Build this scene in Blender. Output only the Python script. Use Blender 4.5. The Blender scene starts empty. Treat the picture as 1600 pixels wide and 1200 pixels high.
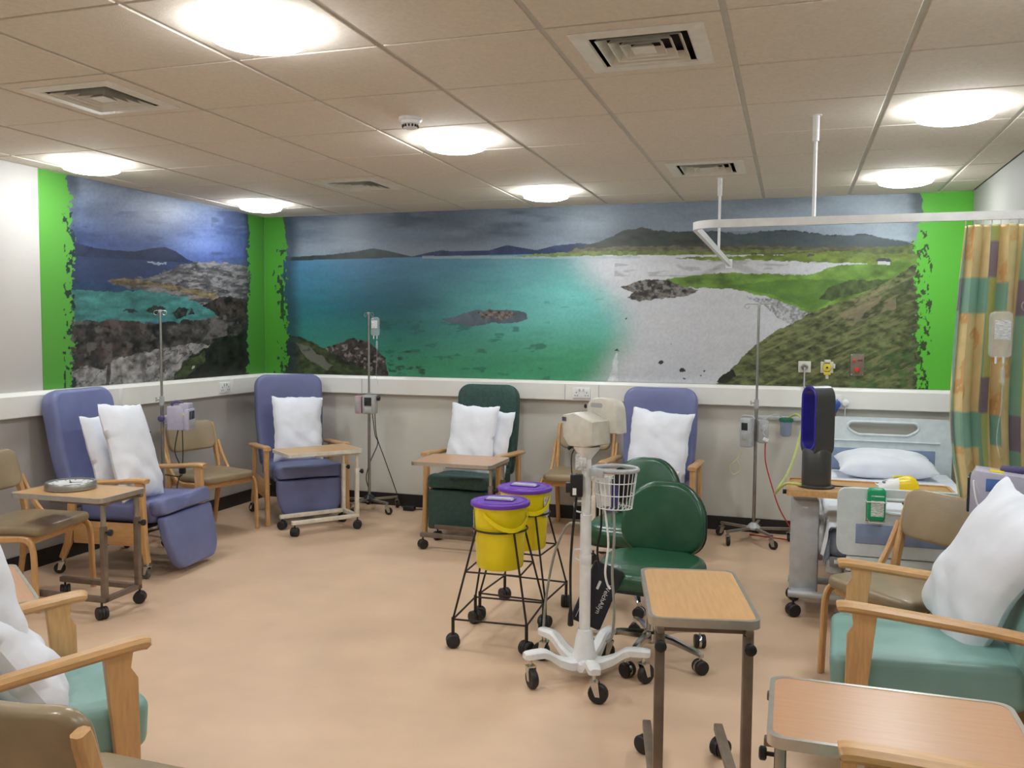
import bpy, bmesh, math, random
import numpy as np
from mathutils import Vector, Matrix

random.seed(7)
SC = bpy.context.scene
COL = SC.collection
PI = math.pi

# ------------------------------------------------------------------ camera
FPX, YAW, PITCH, ROLL = 1364.47, 0.3100, -0.0613, 0.0072
CAM = np.array([4.6147, -6.9591, 1.5502])
H, RW, RD = 2.5627, 5.815, 8.4          # ceiling height, room width, room depth
ZT = 1.1416                             # top of the dado trunking

def ray(u, v):
    xr = (u - 800) / FPX; ur = -(v - 600) / FPX
    c, s = math.cos(ROLL), math.sin(ROLL); x = c * xr - s * ur; w = s * xr + c * ur
    c, s = math.cos(PITCH), math.sin(PITCH); y = c - s * w; z = s + c * w
    c, s = math.cos(YAW), math.sin(YAW)
    return np.array([c * x - s * y, s * x + c * y, z])
def on_x(u, v, X=0.0):
    r = ray(u, v); return CAM + (X - CAM[0]) / r[0] * r
def on_y(u, v, Y=0.0):
    r = ray(u, v); return CAM + (Y - CAM[1]) / r[1] * r
def on_z(u, v, Z=0.0):
    r = ray(u, v); return CAM + (Z - CAM[2]) / r[2] * r

cd = bpy.data.cameras.new('camera'); cam = bpy.data.objects.new('camera', cd); COL.objects.link(cam)
fw = Vector(ray(800, 600)).normalized()
rt = (Vector(ray(900, 600)) - Vector(ray(800, 600))).normalized()
up = rt.cross(fw)
cam.matrix_world = Matrix(((rt.x, up.x, -fw.x, CAM[0]), (rt.y, up.y, -fw.y, CAM[1]), (rt.z, up.z, -fw.z, CAM[2]), (0, 0, 0, 1)))
cd.sensor_width = 36; cd.lens = FPX / 1600 * 36; cd.clip_start = 0.05
SC.camera = cam

# ------------------------------------------------------------------ world, exposure
w = bpy.data.worlds.new('world'); SC.world = w; w.use_nodes = True
w.node_tree.nodes['Background'].inputs[0].default_value = (0.8, 0.85, 1, 1)
w.node_tree.nodes['Background'].inputs[1].default_value = 0.05
vs = SC.view_settings
vs.view_transform = 'Standard'; vs.look = 'None'; vs.gamma = 1.0; vs.use_curve_mapping = False
vs.exposure = 0.0
LAMP_STRENGTH = 41.0
LAMP_COLOR = (0.94, 1.0, 1.035)

# ------------------------------------------------------------------ materials
def lin(c):
    c = c / 255.0
    return c / 12.92 if c <= 0.04045 else ((c + 0.055) / 1.055) ** 2.4
def S(r, g, b): return (lin(r), lin(g), lin(b), 1.0)

MATS = {}
def mat(name, col, rough=0.5, metal=0.0, var=0.06, scale=18.0, bump=0.0, bscale=60.0, stretch=(1, 1, 1), spec=0.5, coat=0.0):
    if name in MATS: return MATS[name]
    m = bpy.data.materials.new(name); m.use_nodes = True
    nt = m.node_tree; b = nt.nodes['Principled BSDF']
    b.inputs['Roughness'].default_value = rough; b.inputs['Metallic'].default_value = metal
    b.inputs['Specular IOR Level'].default_value = spec
    b.inputs['Coat Weight'].default_value = coat
    tc = nt.nodes.new('ShaderNodeTexCoord'); mp = nt.nodes.new('ShaderNodeMapping')
    nt.links.new(tc.outputs['Object'], mp.inputs['Vector']); mp.inputs['Scale'].default_value = stretch
    nz = nt.nodes.new('ShaderNodeTexNoise'); nz.inputs['Scale'].default_value = scale; nz.inputs['Detail'].default_value = 5
    nt.links.new(mp.outputs['Vector'], nz.inputs['Vector'])
    rp = nt.nodes.new('ShaderNodeValToRGB')
    lo = [max(0, c * (1 - var * 2.2)) for c in col[:3]]; hi = [min(1, c * (1 + var * 2.2)) for c in col[:3]]
    rp.color_ramp.elements[0].position = 0.3; rp.color_ramp.elements[0].color = (*lo, 1)
    rp.color_ramp.elements[1].position = 0.7; rp.color_ramp.elements[1].color = (*hi, 1)
    nt.links.new(nz.outputs['Fac'], rp.inputs['Fac']); nt.links.new(rp.outputs['Color'], b.inputs['Base Color'])
    if bump > 0:
        n2 = nt.nodes.new('ShaderNodeTexNoise'); n2.inputs['Scale'].default_value = bscale; n2.inputs['Detail'].default_value = 4
        nt.links.new(mp.outputs['Vector'], n2.inputs['Vector'])
        bp = nt.nodes.new('ShaderNodeBump'); bp.inputs['Strength'].default_value = bump; bp.inputs['Distance'].default_value = 0.01
        nt.links.new(n2.outputs['Fac'], bp.inputs['Height']); nt.links.new(bp.outputs['Normal'], b.inputs['Normal'])
    MATS[name] = m; return m

def mat_attr(name, rough=0.6, spec=0.4, fine=0.0, fscale=150.0, bump=0.0):
    """print or fabric whose colours are stored on the mesh"""
    m = bpy.data.materials.new(name); m.use_nodes = True; nt = m.node_tree; b = nt.nodes['Principled BSDF']
    b.inputs['Roughness'].default_value = rough; b.inputs['Specular IOR Level'].default_value = spec
    a = nt.nodes.new('ShaderNodeAttribute'); a.attribute_name = 'Col'
    if fine > 0:
        tc = nt.nodes.new('ShaderNodeTexCoord'); nz = nt.nodes.new('ShaderNodeTexNoise'); nz.inputs['Scale'].default_value = fscale; nz.inputs['Detail'].default_value = 3
        nt.links.new(tc.outputs['Object'], nz.inputs['Vector'])
        mr = nt.nodes.new('ShaderNodeMapRange'); mr.inputs['To Min'].default_value = 1 - fine; mr.inputs['To Max'].default_value = 1 + fine
        nt.links.new(nz.outputs['Fac'], mr.inputs['Value'])
        mx = nt.nodes.new('ShaderNodeVectorMath'); mx.operation = 'SCALE'
        nt.links.new(a.outputs['Color'], mx.inputs[0]); nt.links.new(mr.outputs['Result'], mx.inputs['Scale'])
        nt.links.new(mx.outputs['Vector'], b.inputs['Base Color'])
    else:
        nt.links.new(a.outputs['Color'], b.inputs['Base Color'])
    MATS[name] = m; return m

def mat_glass(name, col, rough=0.1, alpha=0.35):
    m = mat(name, col, rough, var=0.02)
    m.node_tree.nodes['Principled BSDF'].inputs['Alpha'].default_value = alpha
    return m
def mat_emit(name, col, strength):
    m = bpy.data.materials.new(name); m.use_nodes = True; b = m.node_tree.nodes['Principled BSDF']
    b.inputs['Base Color'].default_value = (0.9, 0.9, 0.88, 1)
    b.inputs['Emission Color'].default_value = (*col, 1); b.inputs['Emission Strength'].default_value = strength
    MATS[name] = m; return m

WOOD = mat('beech_wood', S(206, 160, 108), 0.35, var=0.055, scale=9, stretch=(9, 1.3, 9), bump=0.03, bscale=30)
WOODV = mat('beech_wood_upright', S(206, 160, 108), 0.35, var=0.055, scale=9, stretch=(9, 9, 1.2), bump=0.03, bscale=30)
LAMI = mat('laminate_beech', S(208, 164, 112), 0.34, var=0.04, scale=7, stretch=(1.2, 12, 12), spec=0.5)
LAMI2 = mat('laminate_pink_beech', S(200, 154, 118), 0.3, var=0.025, scale=7, stretch=(1.2, 12, 12), spec=0.5)
BLUE = mat('blue_vinyl', S(114, 120, 164), 0.42, var=0.05, scale=6, bump=0.06, bscale=180)
BLUED = mat('slate_blue_vinyl', S(104, 110, 150), 0.45, var=0.05, scale=6, bump=0.06, bscale=180)
DGREEN = mat('dark_green_fabric', S(48, 78, 72), 0.6, var=0.1, scale=40, bump=0.1, bscale=250)
OGREEN = mat('bottle_green_vinyl', S(38, 84, 58), 0.26, var=0.1, scale=7, bump=0.05, bscale=90, spec=0.6)
OSHELL = mat('dark_green_shell', S(22, 42, 34), 0.5, var=0.06)
MINT = mat('mint_vinyl', S(130, 168, 160), 0.42, var=0.04, scale=6, bump=0.05, bscale=200)
BROWN = mat('khaki_vinyl', S(150, 132, 104), 0.3, var=0.08, scale=5, bump=0.05, bscale=120, spec=0.6)
PIL = mat('pillow_cotton', S(236, 238, 246), 0.75, var=0.02, scale=8, bump=0.05, bscale=18)
SHEET = mat('bed_linen', S(232, 236, 244), 0.8, var=0.03, scale=8, bump=0.25, bscale=14)
CHROME = mat('chrome', S(205, 205, 205), 0.16, 1.0, var=0.05)
STEEL = mat('brushed_steel', S(170, 168, 162), 0.32, 0.9, var=0.06)
ALU = mat('aluminium_edging', S(200, 194, 186), 0.3, 0.8, var=0.03, scale=30)
BROWNM = mat('brown_enamel_tube', S(122, 106, 92), 0.4, 0.3, var=0.08)
CREAM = mat('cream_enamel_tube', S(226, 218, 200), 0.4, var=0.06)
BLACK = mat('black_rubber', S(34, 32, 32), 0.5, var=0.1)
BLACKP = mat('black_plastic', S(28, 28, 30), 0.4, var=0.05)
WHITEP = mat('white_plastic', S(236, 236, 236), 0.35, var=0.03)
GREYP = mat('grey_plastic', S(172, 172, 172), 0.45, var=0.04)
LGREY = mat('light_grey_metal', S(188, 190, 192), 0.4, 0.2, var=0.05)
BEIGEP = mat('putty_plastic', S(210, 206, 194), 0.4, var=0.05)
LILAC = mat('lilac_plastic', S(188, 182, 200), 0.4, var=0.04)
LILACD = mat('purple_plastic', S(84, 76, 122), 0.4, var=0.06)
YEL = mat('yellow_plastic', S(248, 224, 16), 0.38, var=0.05, scale=5)
PURP = mat('purple_lid_plastic', S(112, 62, 178), 0.32, var=0.05, scale=6)
WIRE = mat('brown_black_wire', S(52, 44, 40), 0.45, 0.4, var=0.1)
SCREEN = mat('dark_screen', S(40, 44, 48), 0.15, var=0.03)
BEDP = mat('bed_panel_ivory', S(218, 228, 230), 0.4, var=0.03)
BEDB = mat('bed_panel_blue', S(134, 152, 184), 0.45, var=0.04)
CLEAR = mat_glass('clear_film', S(225, 232, 235), 0.1, 0.26)

# ------------------------------------------------------------------ mesh helpers
class MB:
    def __init__(s): s.v = []; s.f = []
    def add(s, v, f, M=None):
        o = len(s.v)
        if M is not None: v = [tuple(M @ Vector(p)) for p in v]
        s.v += [tuple(p) for p in v]; s.f += [tuple(i + o for i in q) for q in f]; return s
    def box(s, c, d, r=0.0, M=None, seg=2):
        hx, hy, hz = d[0] / 2, d[1] / 2, d[2] / 2
        T = Matrix.Translation(c)
        if M is not None: T = T @ M
        if r <= 0:
            v = [(x, y, z) for x in (-hx, hx) for y in (-hy, hy) for z in (-hz, hz)]
            f = [(0, 1, 3, 2), (4, 6, 7, 5), (0, 4, 5, 1), (2, 3, 7, 6), (0, 2, 6, 4), (1, 5, 7, 3)]
            return s.add(v, f, T)
        bm = bmesh.new(); bmesh.ops.create_cube(bm, size=1)
        for q in bm.verts: q.co = Vector((q.co.x * d[0], q.co.y * d[1], q.co.z * d[2]))
        bmesh.ops.bevel(bm, geom=list(bm.edges), offset=min(r, min(d) * 0.49), segments=seg, affect='EDGES', profile=0.5)
        bm.verts.index_update(); v = [tuple(q.co) for q in bm.verts]; f = [tuple(q.index for q in g.verts) for g in bm.faces]; bm.free()
        return s.add(v, f, T)
    def tube(s, path, r, n=8, closed=False, caps=True):
        P = [Vector(p) for p in path]; N = len(P); R = r if isinstance(r, (list, tuple)) else [r] * N
        o = len(s.v); ref = None
        for i in range(N):
            if closed: t = (P[(i + 1) % N] - P[i - 1])
            else: t = P[min(i + 1, N - 1)] - P[max(i - 1, 0)]
            t = t.normalized() if t.length > 1e-9 else Vector((0, 0, 1))
            if ref is None:
                ref = Vector((0, 0, 1)) if abs(t.z) < 0.9 else Vector((1, 0, 0))
            a = ref - t * ref.dot(t)
            if a.length < 1e-6: a = t.orthogonal()
            a.normalize(); b = t.cross(a); ref = a
            for k in range(n):
                q = 2 * PI * k / n; s.v.append(tuple(P[i] + (a * math.cos(q) + b * math.sin(q)) * R[i]))
        m = N if closed else N - 1
        for i in range(m):
            j = (i + 1) % N
            for k in range(n):
                l = (k + 1) % n; s.f.append((o + i * n + k, o + i * n + l, o + j * n + l, o + j * n + k))
        if caps and not closed:
            s.f.append(tuple(o + k for k in reversed(range(n)))); s.f.append(tuple(o + (N - 1) * n + k for k in range(n)))
        return s
    def cyl(s, a, b, r0, r1=None, n=14): return s.tube([a, b], [r0, r0 if r1 is None else r1], n)
    def lathe(s, prof, n=24, M=None, sx=1.0, sy=1.0):
        v = []; f = []
        for r, z in prof:
            for k in range(n):
                q = 2 * PI * k / n; v.append((r * math.cos(q) * sx, r * math.sin(q) * sy, z))
        for i in range(len(prof) - 1):
            for k in range(n):
                l = (k + 1) % n; f.append((i * n + k, i * n + l, (i + 1) * n + l, (i + 1) * n + k))
        f.append(tuple(reversed(range(n)))); f.append(tuple((len(prof) - 1) * n + k for k in range(n)))
        return s.add(v, f, M)
    def prism(s, poly, t, M=None, r=0.0):
        """outline in local x,z, thickness along y (centred)"""
        bm = bmesh.new(); n = len(poly)
        a = [bm.verts.new((p[0], -t / 2, p[1])) for p in poly]; b = [bm.verts.new((p[0], t / 2, p[1])) for p in poly]
        bm.faces.new(a); bm.faces.new(list(reversed(b)))
        for i in range(n): bm.faces.new((a[i], b[i], b[(i + 1) % n], a[(i + 1) % n]))
        bmesh.ops.recalc_face_normals(bm, faces=list(bm.faces))
        if r > 0:
            e = [x for x in bm.edges if abs(x.verts[0].co.y - x.verts[1].co.y) < 1e-6]
            bmesh.ops.bevel(bm, geom=e, offset=r, segments=2, affect='EDGES', profile=0.5)
        bm.verts.index_update(); v = [tuple(q.co) for q in bm.verts]; f = [tuple(q.index for q in g.verts) for g in bm.faces]; bm.free()
        return s.add(v, f, M)
    def strip(s, path, x, w, t, r=0.006):
        """laminated bar: rounded rectangle section w (along x) by t swept on a path of (y, z)"""
        P = [Vector((0, a, b)) for a, b in path]; N = len(P); o = len(s.v)
        TT = t if isinstance(t, (list, tuple)) else [t] * N
        for i in range(N):
            d0 = (P[i] - P[i - 1]).normalized() if i else (P[1] - P[0]).normalized()
            d1 = (P[i + 1] - P[i]).normalized() if i < N - 1 else d0
            d = (d0 + d1).normalized(); nn = Vector((0, -d.z, d.y)); k = 1 / max(0.5, d.dot(d0)); h = TT[i] / 2 * k
            hw = w / 2
            for a, b in ((-hw + r, -h), (hw - r, -h), (hw, -h + r), (hw, h - r), (hw - r, h), (-hw + r, h), (-hw, h - r), (-hw, -h + r)):
                q = P[i] + nn * b; s.v.append((x + a, q.y, q.z))
        for i in range(N - 1):
            for k in range(8):
                l = (k + 1) % 8; s.f.append((o + i * 8 + k, o + i * 8 + l, o + (i + 1) * 8 + l, o + (i + 1) * 8 + k))
        s.f.append(tuple(o + k for k in reversed(range(8)))); s.f.append(tuple(o + (N - 1) * 8 + k for k in range(8)))
        return s
    def puff(s, out, T, r, crown=0.0, fn=None, M=None, back_crown=None):
        """padded panel: outline in x,z, thickness T along y with rolled edge r; front (-y) is crowned"""
        n = len(out); cx = sum(p[0] for p in out) / n; cz = sum(p[1] for p in out) / n
        bc = crown if back_crown is None else back_crown
        rings = []
        def ring(inset, y, sc=1.0):
            L = []
            for x, z in out:
                dx, dz = cx - x, cz - z; l = math.hypot(dx, dz)
                px, pz = x + dx / l * inset, z + dz / l * inset
                L.append((cx + (px - cx) * sc, y, cz + (pz - cz) * sc))
            return L
        K = 4
        for sc in (0.25, 0.5, 0.75, 0.92): rings.append(ring(r, T / 2 + bc * (1 - sc * sc), sc))
        for k in range(K, 0, -1):
            a = PI / 2 * k / K; rings.append(ring(r * (1 - math.cos(a)), T / 2 - r + r * math.sin(a)))
        rings.append(ring(0, T / 2 - r)); rings.append(ring(0, -T / 2 + r))
        for k in range(1, K + 1):
            a = PI / 2 * k / K; rings.append(ring(r * (1 - math.cos(a)), -(T / 2 - r + r * math.sin(a))))
        for sc in (0.92, 0.75, 0.5, 0.25): rings.append(ring(r, -T / 2 - crown * (1 - sc * sc), sc))
        v = [p for R in rings for p in R]; f = []
        for i in range(len(rings) - 1):
            for k in range(n):
                l = (k + 1) % n; f.append((i * n + k, i * n + l, (i + 1) * n + l, (i + 1) * n + k))
        v.append((cx, T / 2 + bc, cz)); v.append((cx, -T / 2 - crown, cz)); a = len(v) - 2; b = a + 1; e = (len(rings) - 1) * n
        for k in range(n):
            l = (k + 1) % n; f.append((a, l, k)); f.append((b, e + k, e + l))
        if fn: v = [fn(*p) for p in v]
        return s.add(v, f, M)
    def bridge(s, outer, inner, t, M=None):
        """plate with a hole: two loops of equal length in x,z"""
        n = len(outer); v = [(p[0], y, p[1]) for y in (-t / 2, t / 2) for L in (outer, inner) for p in L]; f = []
        for k in range(n):
            l = (k + 1) % n
            f += [(k, l, n + l, n + k), (2 * n + l, 2 * n + k, 3 * n + k, 3 * n + l), (l, k, 2 * n + k, 2 * n + l), (n + k, n + l, 3 * n + l, 3 * n + k)]
        return s.add(v, f, M)

def rrect(w, h, r, n=6, cx=0, cz=0):
    """rounded rectangle outline; r single or (bl, br, tr, tl); with side points"""
    R = r if isinstance(r, (list, tuple)) else (r,) * 4
    P = []; C = ((-w / 2, -h / 2, PI), (w / 2, -h / 2, 1.5 * PI), (w / 2, h / 2, 0), (-w / 2, h / 2, PI / 2))
    for i, (x, z, a0) in enumerate(C):
        q = max(R[i], 1e-4); ox = x + (q if x < 0 else -q); oz = z + (q if z < 0 else -q)
        for k in range(n + 1):
            a = a0 + PI / 2 * k / n; P.append((cx + ox + q * math.cos(a), cz + oz + q * math.sin(a)))
    out = []
    for i in range(len(P)):
        a, b = P[i], P[(i + 1) % len(P)]; out.append(a); d = math.hypot(b[0] - a[0], b[1] - a[1])
        m = int(d / 0.07)
        for k in range(1, m + 1): out.append((a[0] + (b[0] - a[0]) * k / (m + 1), a[1] + (b[1] - a[1]) * k / (m + 1)))
    return out

def spline(pts, n=8):
    P = [Vector(p) for p in pts]; out = []
    for i in range(len(P) - 1):
        p0 = P[max(i - 1, 0)]; p1 = P[i]; p2 = P[i + 1]; p3 = P[min(i + 2, len(P) - 1)]
        for k in range(n):
            t = k / n; out.append(0.5 * ((2 * p1) + (p2 - p0) * t + (2 * p0 - 5 * p1 + 4 * p2 - p3) * t * t + (3 * p1 - p0 - 3 * p2 + p3) * t ** 3))
    out.append(P[-1]); return [tuple(p) for p in out]
def spline2(pts, n=6): return [(p[0], p[1]) for p in spline([(a, b, 0) for a, b in pts], n)]

def obj(name, mb, m, parent=None, smooth=True, angle=38):
    me = bpy.data.meshes.new(name); me.from_pydata(mb.v, [], mb.f); me.update()
    bm = bmesh.new(); bm.from_mesh(me); bmesh.ops.recalc_face_normals(bm, faces=list(bm.faces)); bm.to_mesh(me); bm.free()
    if smooth:
        me.polygons.foreach_set('use_smooth', [True] * len(me.polygons))
        me.set_sharp_from_angle(angle=math.radians(angle))
    me.materials.append(m)
    o = bpy.data.objects.new(name, me); COL.objects.link(o)
    if parent is not None: o.parent = parent
    return o
def tag(o, label, cat, group=None):
    o['label'] = label; o['category'] = cat
    if group: o['group'] = group
    return o
def thing(name, label, cat, loc=(0, 0, 0), rz=0.0, group=None):
    o = bpy.data.objects.new(name, None); COL.objects.link(o); o.empty_display_size = 0.05
    o.location = loc; o.rotation_euler = (0, 0, rz); return tag(o, label, cat, group)
def struct(name, mb, m, smooth=False):
    o = obj(name, mb, m, None, smooth); o['kind'] = 'structure'; return o
def kids(o): return [c for c in COL.objects if c.parent == o]
def dup(root, loc, rz, label=None, group=None):
    r = root.copy(); COL.objects.link(r); r.location = loc; r.rotation_euler = (0, 0, rz)
    if label: r['label'] = label
    if group: r['group'] = group
    for ch in kids(root):
        c = ch.copy(); COL.objects.link(c); c.parent = r
        for g in kids(ch):
            d = g.copy(); COL.objects.link(d); d.parent = c
    return r
def text_part(name, txt, size, m, parent, M, extrude=0.0004):
    cu = bpy.data.curves.new(name, 'FONT'); cu.body = txt; cu.size = size; cu.extrude = extrude; cu.align_x = 'CENTER'; cu.align_y = 'CENTER'
    t = bpy.data.objects.new(name + '_tmp', cu); COL.objects.link(t)
    me = bpy.data.meshes.new_from_object(t.evaluated_get(bpy.context.evaluated_depsgraph_get()))
    bpy.data.objects.remove(t)
    me.materials.clear(); me.materials.append(m); me.transform(M)
    o = bpy.data.objects.new(name, me); COL.objects.link(o); o.parent = parent; return o

# ------------------------------------------------------------------ numpy noise
_rng = np.random.RandomState(3); _tab = _rng.rand(256, 256)
def vnoise(x, y):
    xi = np.floor(x).astype(int); yi = np.floor(y).astype(int); fx = x - xi; fy = y - yi
    fx = fx * fx * (3 - 2 * fx); fy = fy * fy * (3 - 2 * fy)
    g = lambda a, b: _tab[a & 255, b & 255]
    return (g(xi, yi) * (1 - fx) + g(xi + 1, yi) * fx) * (1 - fy) + (g(xi, yi + 1) * (1 - fx) + g(xi + 1, yi + 1) * fx) * fy
def fbm(x, y, o=4):
    s = 0; a = 0.5; t = 0
    for i in range(o): s = s + a * vnoise(x * 2 ** i + 17 * i, y * 2 ** i + 31 * i); t += a; a *= 0.5
    return s / t
def inpoly(x, y, P):
    r = np.zeros(x.shape, bool); n = len(P)
    for i in range(n):
        x0, y0 = P[i]; x1, y1 = P[(i + 1) % n]
        if y0 == y1: continue
        c = ((y0 > y) != (y1 > y)) & (x < (x1 - x0) * (y - y0) / (y1 - y0) + x0); r ^= c
    return r
def sstep(a, b, x):
    t = np.clip((x - a) / (b - a), 0, 1); return t * t * (3 - 2 * t)
def LC(r, g, b): return np.array([lin(r), lin(g), lin(b)])
# ================================================================== THE ROOM
FLOORM = mat('beige_lino', S(218, 186, 156), 0.42, var=0.03, scale=3.0, bump=0.02, bscale=200, spec=0.35)
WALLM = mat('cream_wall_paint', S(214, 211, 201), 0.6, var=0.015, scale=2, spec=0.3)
WALLR = mat('pale_wall_paint_dimmed', S(168, 167, 160), 0.6, var=0.015, scale=2, spec=0.3)  # pale paint, its colour darkened to hold back the nearby lamp's glare
TILEM = mat('ceiling_tile_board', S(222, 212, 198), 0.85, var=0.025, scale=60, bump=0.12, bscale=220, spec=0.1)
TEEM = mat('ceiling_tee_metal', S(196, 190, 180), 0.5, var=0.03)
TRUNK = mat('trunking_pvc', S(236, 234, 228), 0.4, var=0.02, scale=3)
SKIRT = mat('black_skirting_vinyl', S(38, 36, 36), 0.4, var=0.08)

struct('floor', MB().box((RW / 2, -RD / 2, -0.05), (RW + 0.3, RD + 0.3, 0.1)), FLOORM)
struct('wall_back', MB().box((RW / 2, 0.06, H / 2 + 0.05), (RW + 0.24, 0.12, H + 0.1)), WALLM)
struct('wall_left', MB().box((-0.06, -RD / 2, H / 2 + 0.05), (0.12, RD, H + 0.1)), mat('cream_wall_paint_dimmed', S(188, 184, 179), 0.6, var=0.015, scale=2, spec=0.3))  # cream paint darkened in the colour: tempers lamp glare, suits shadow below trunking
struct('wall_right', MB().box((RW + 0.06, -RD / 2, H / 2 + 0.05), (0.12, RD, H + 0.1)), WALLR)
struct('wall_front', MB().box((RW / 2, -RD - 0.06, H / 2 + 0.05), (RW + 0.24, 0.12, H + 0.1)), WALLM)
def skirt(name, c, d): struct(name, MB().box(c, d, 0.004), SKIRT)
skirt('baseboard_back', (RW / 2, -0.008, 0.055), (RW - 0.002, 0.012, 0.11))
skirt('baseboard_left', (0.008, -RD / 2, 0.055), (0.012, RD - 0.03, 0.11))
skirt('baseboard_right', (RW - 0.008, -RD / 2, 0.055), (0.012, RD - 0.03, 0.11))
skirt('baseboard_front', (RW / 2, -RD + 0.008, 0.055), (RW - 0.03, 0.012, 0.11))

# ceiling: grid of tiles in recessed tees
XL = [0.0] + [3.7816 + 0.6 * i for i in range(-6, 4)] + [RW]
YL = [-RD] + [-4.0669 + 0.6 * k for k in range(-7, 7)] + [0.0]
LIGHT_XY = [(x, y) for x in (0.4816, 2.8816, 5.2816) for y in (-0.767, -2.567, -4.367, -6.167)]
VENT_XY = [(4.0816, -3.767), (1.6816, -3.767), (1.6816, -1.367), (4.0816, -1.367)]
ceil = struct('ceiling', MB().box((RW / 2, -RD / 2, H + 0.08), (RW + 0.24, RD + 0.24, 0.04)), TEEM)
for x in XL[1:-1]: obj('ceiling_tee', MB().box((x, -RD / 2, H + 0.011), (0.03, RD, 0.012)), TEEM, ceil, False)
for y in YL[1:-1]: obj('cross_tee', MB().box((RW / 2, y, H + 0.013), (RW, 0.02, 0.008)), TEEM, ceil, False)
tile_cache = {}
def is_vent(cx, cy): return any(abs(cx - a) < 0.1 and abs(cy - b) < 0.1 for a, b in VENT_XY)
for i in range(len(XL) - 1):
    for j in range(len(YL) - 1):
        a, b, c, d = XL[i], XL[i + 1], YL[j], YL[j + 1]; cx, cy = (a + b) / 2, (c + d) / 2
        sx, sy = b - a - 0.022, d - c - 0.011
        key = (round(sx, 4), round(sy, 4), is_vent(cx, cy))
        if key not in tile_cache:
            if key[2]:
                n = 40; O = [(-sx / 2, -sy / 2), (sx / 2, -sy / 2), (sx / 2, sy / 2), (-sx / 2, sy / 2)]
                I = [(math.copysign(0.215, p[0]), math.copysign(0.215, p[1])) for p in O]
                mb = MB().bridge(O, I, 0.014, Matrix.Rotation(PI / 2, 4, 'X'))
            else: mb = MB().box((0, 0, 0), (sx, sy, 0.014), 0.003, None, 1)
            o = obj('ceiling_tile', mb, TILEM, ceil, False); tile_cache[key] = o.data
        else:
            o = bpy.data.objects.new('ceiling_tile', tile_cache[key]); COL.objects.link(o); o.parent = ceil
        o.location = (cx, cy, H + 0.007)

# dado trunking
def trunk_profile(L):
    P = [(0, 0.985), (-0.058, 0.985), (-0.062, 0.99), (-0.062, 1.118), (-0.048, ZT - 0.002), (0, ZT)]
    v = []; f = []; n = len(P)
    for x in (0, L):
        for y, z in P: v.append((x, y, z))
    for k in range(n): f.append((k, (k + 1) % n, n + (k + 1) % n, n + k))
    f += [tuple(range(n)), tuple(reversed(range(n, 2 * n)))]
    return v, f
v, f = trunk_profile(RW - 0.004)
t1 = struct('trim_1', MB().add(v, f, Matrix.Translation((0.002, -0.001, 0))), TRUNK)
v, f = trunk_profile(RD - 0.07)
t2 = struct('trim_2', MB().add(v, f, Matrix.Translation((0.001, -0.066, 0)) @ Matrix.Rotation(-PI / 2, 4, 'Z') @ Matrix.Scale(-1, 4, (0, 1, 0))), TRUNK)
for x in (1.02, 2.86, 3.14, 4.72): obj('joint_cover', MB().box((x, -0.0645, 1.052), (0.004, 0.003, 0.13), 0.001), GREYP, t1)
for y in (-0.60, -1.9): obj('joint_cover', MB().box((0.0645, y, 1.052), (0.003, 0.035, 0.13), 0.001), TRUNK, t2)

# ------------------------------------------------------------------ the wall murals (flat print)
def to_px(X, Y, Z):
    dx, dy, dz = X - CAM[0], Y - CAM[1], Z - CAM[2]
    c, s = math.cos(YAW), math.sin(YAW); x = c * dx + s * dy; y = -s * dx + c * dy
    c, s = math.cos(PITCH), math.sin(PITCH); d = c * y + s * dz; q = -s * y + c * dz
    c, s = math.cos(ROLL), math.sin(ROLL); return 800 + FPX * (c * x + s * q) / d, 600 - FPX * (-s * x + c * q) / d
class Paint:
    def __init__(s, U, V, warp=3.0):
        s.u, s.v = U, V; s.c = np.zeros(U.shape + (3,))
        s.wu = U + warp * (fbm(U / 9, V / 9) - 0.5) * 2; s.wv = V + warp * (fbm(U / 9 + 50, V / 9 + 9) - 0.5) * 2
    def mix(s, m, col): m = np.clip(m, 0, 1)[..., None]; s.c = s.c * (1 - m) + col * m
    def poly(s, P, col, tex=0.0, sc=6.0, warp=True, ani=1.0, alpha=1.0):
        x, y = (s.wu, s.wv) if warp else (s.u, s.v)
        m = inpoly(x, y, P)
        k = 1 + tex * 2 * (fbm(s.u / sc, s.v / sc * ani, 4) - 0.5) * 2
        s.mix(m * alpha, np.clip(col * np.clip(k, 0.08, 3)[..., None], 0, 1)); return m
def G(t): return np.clip(t, 0, 1)[..., None]

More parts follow.
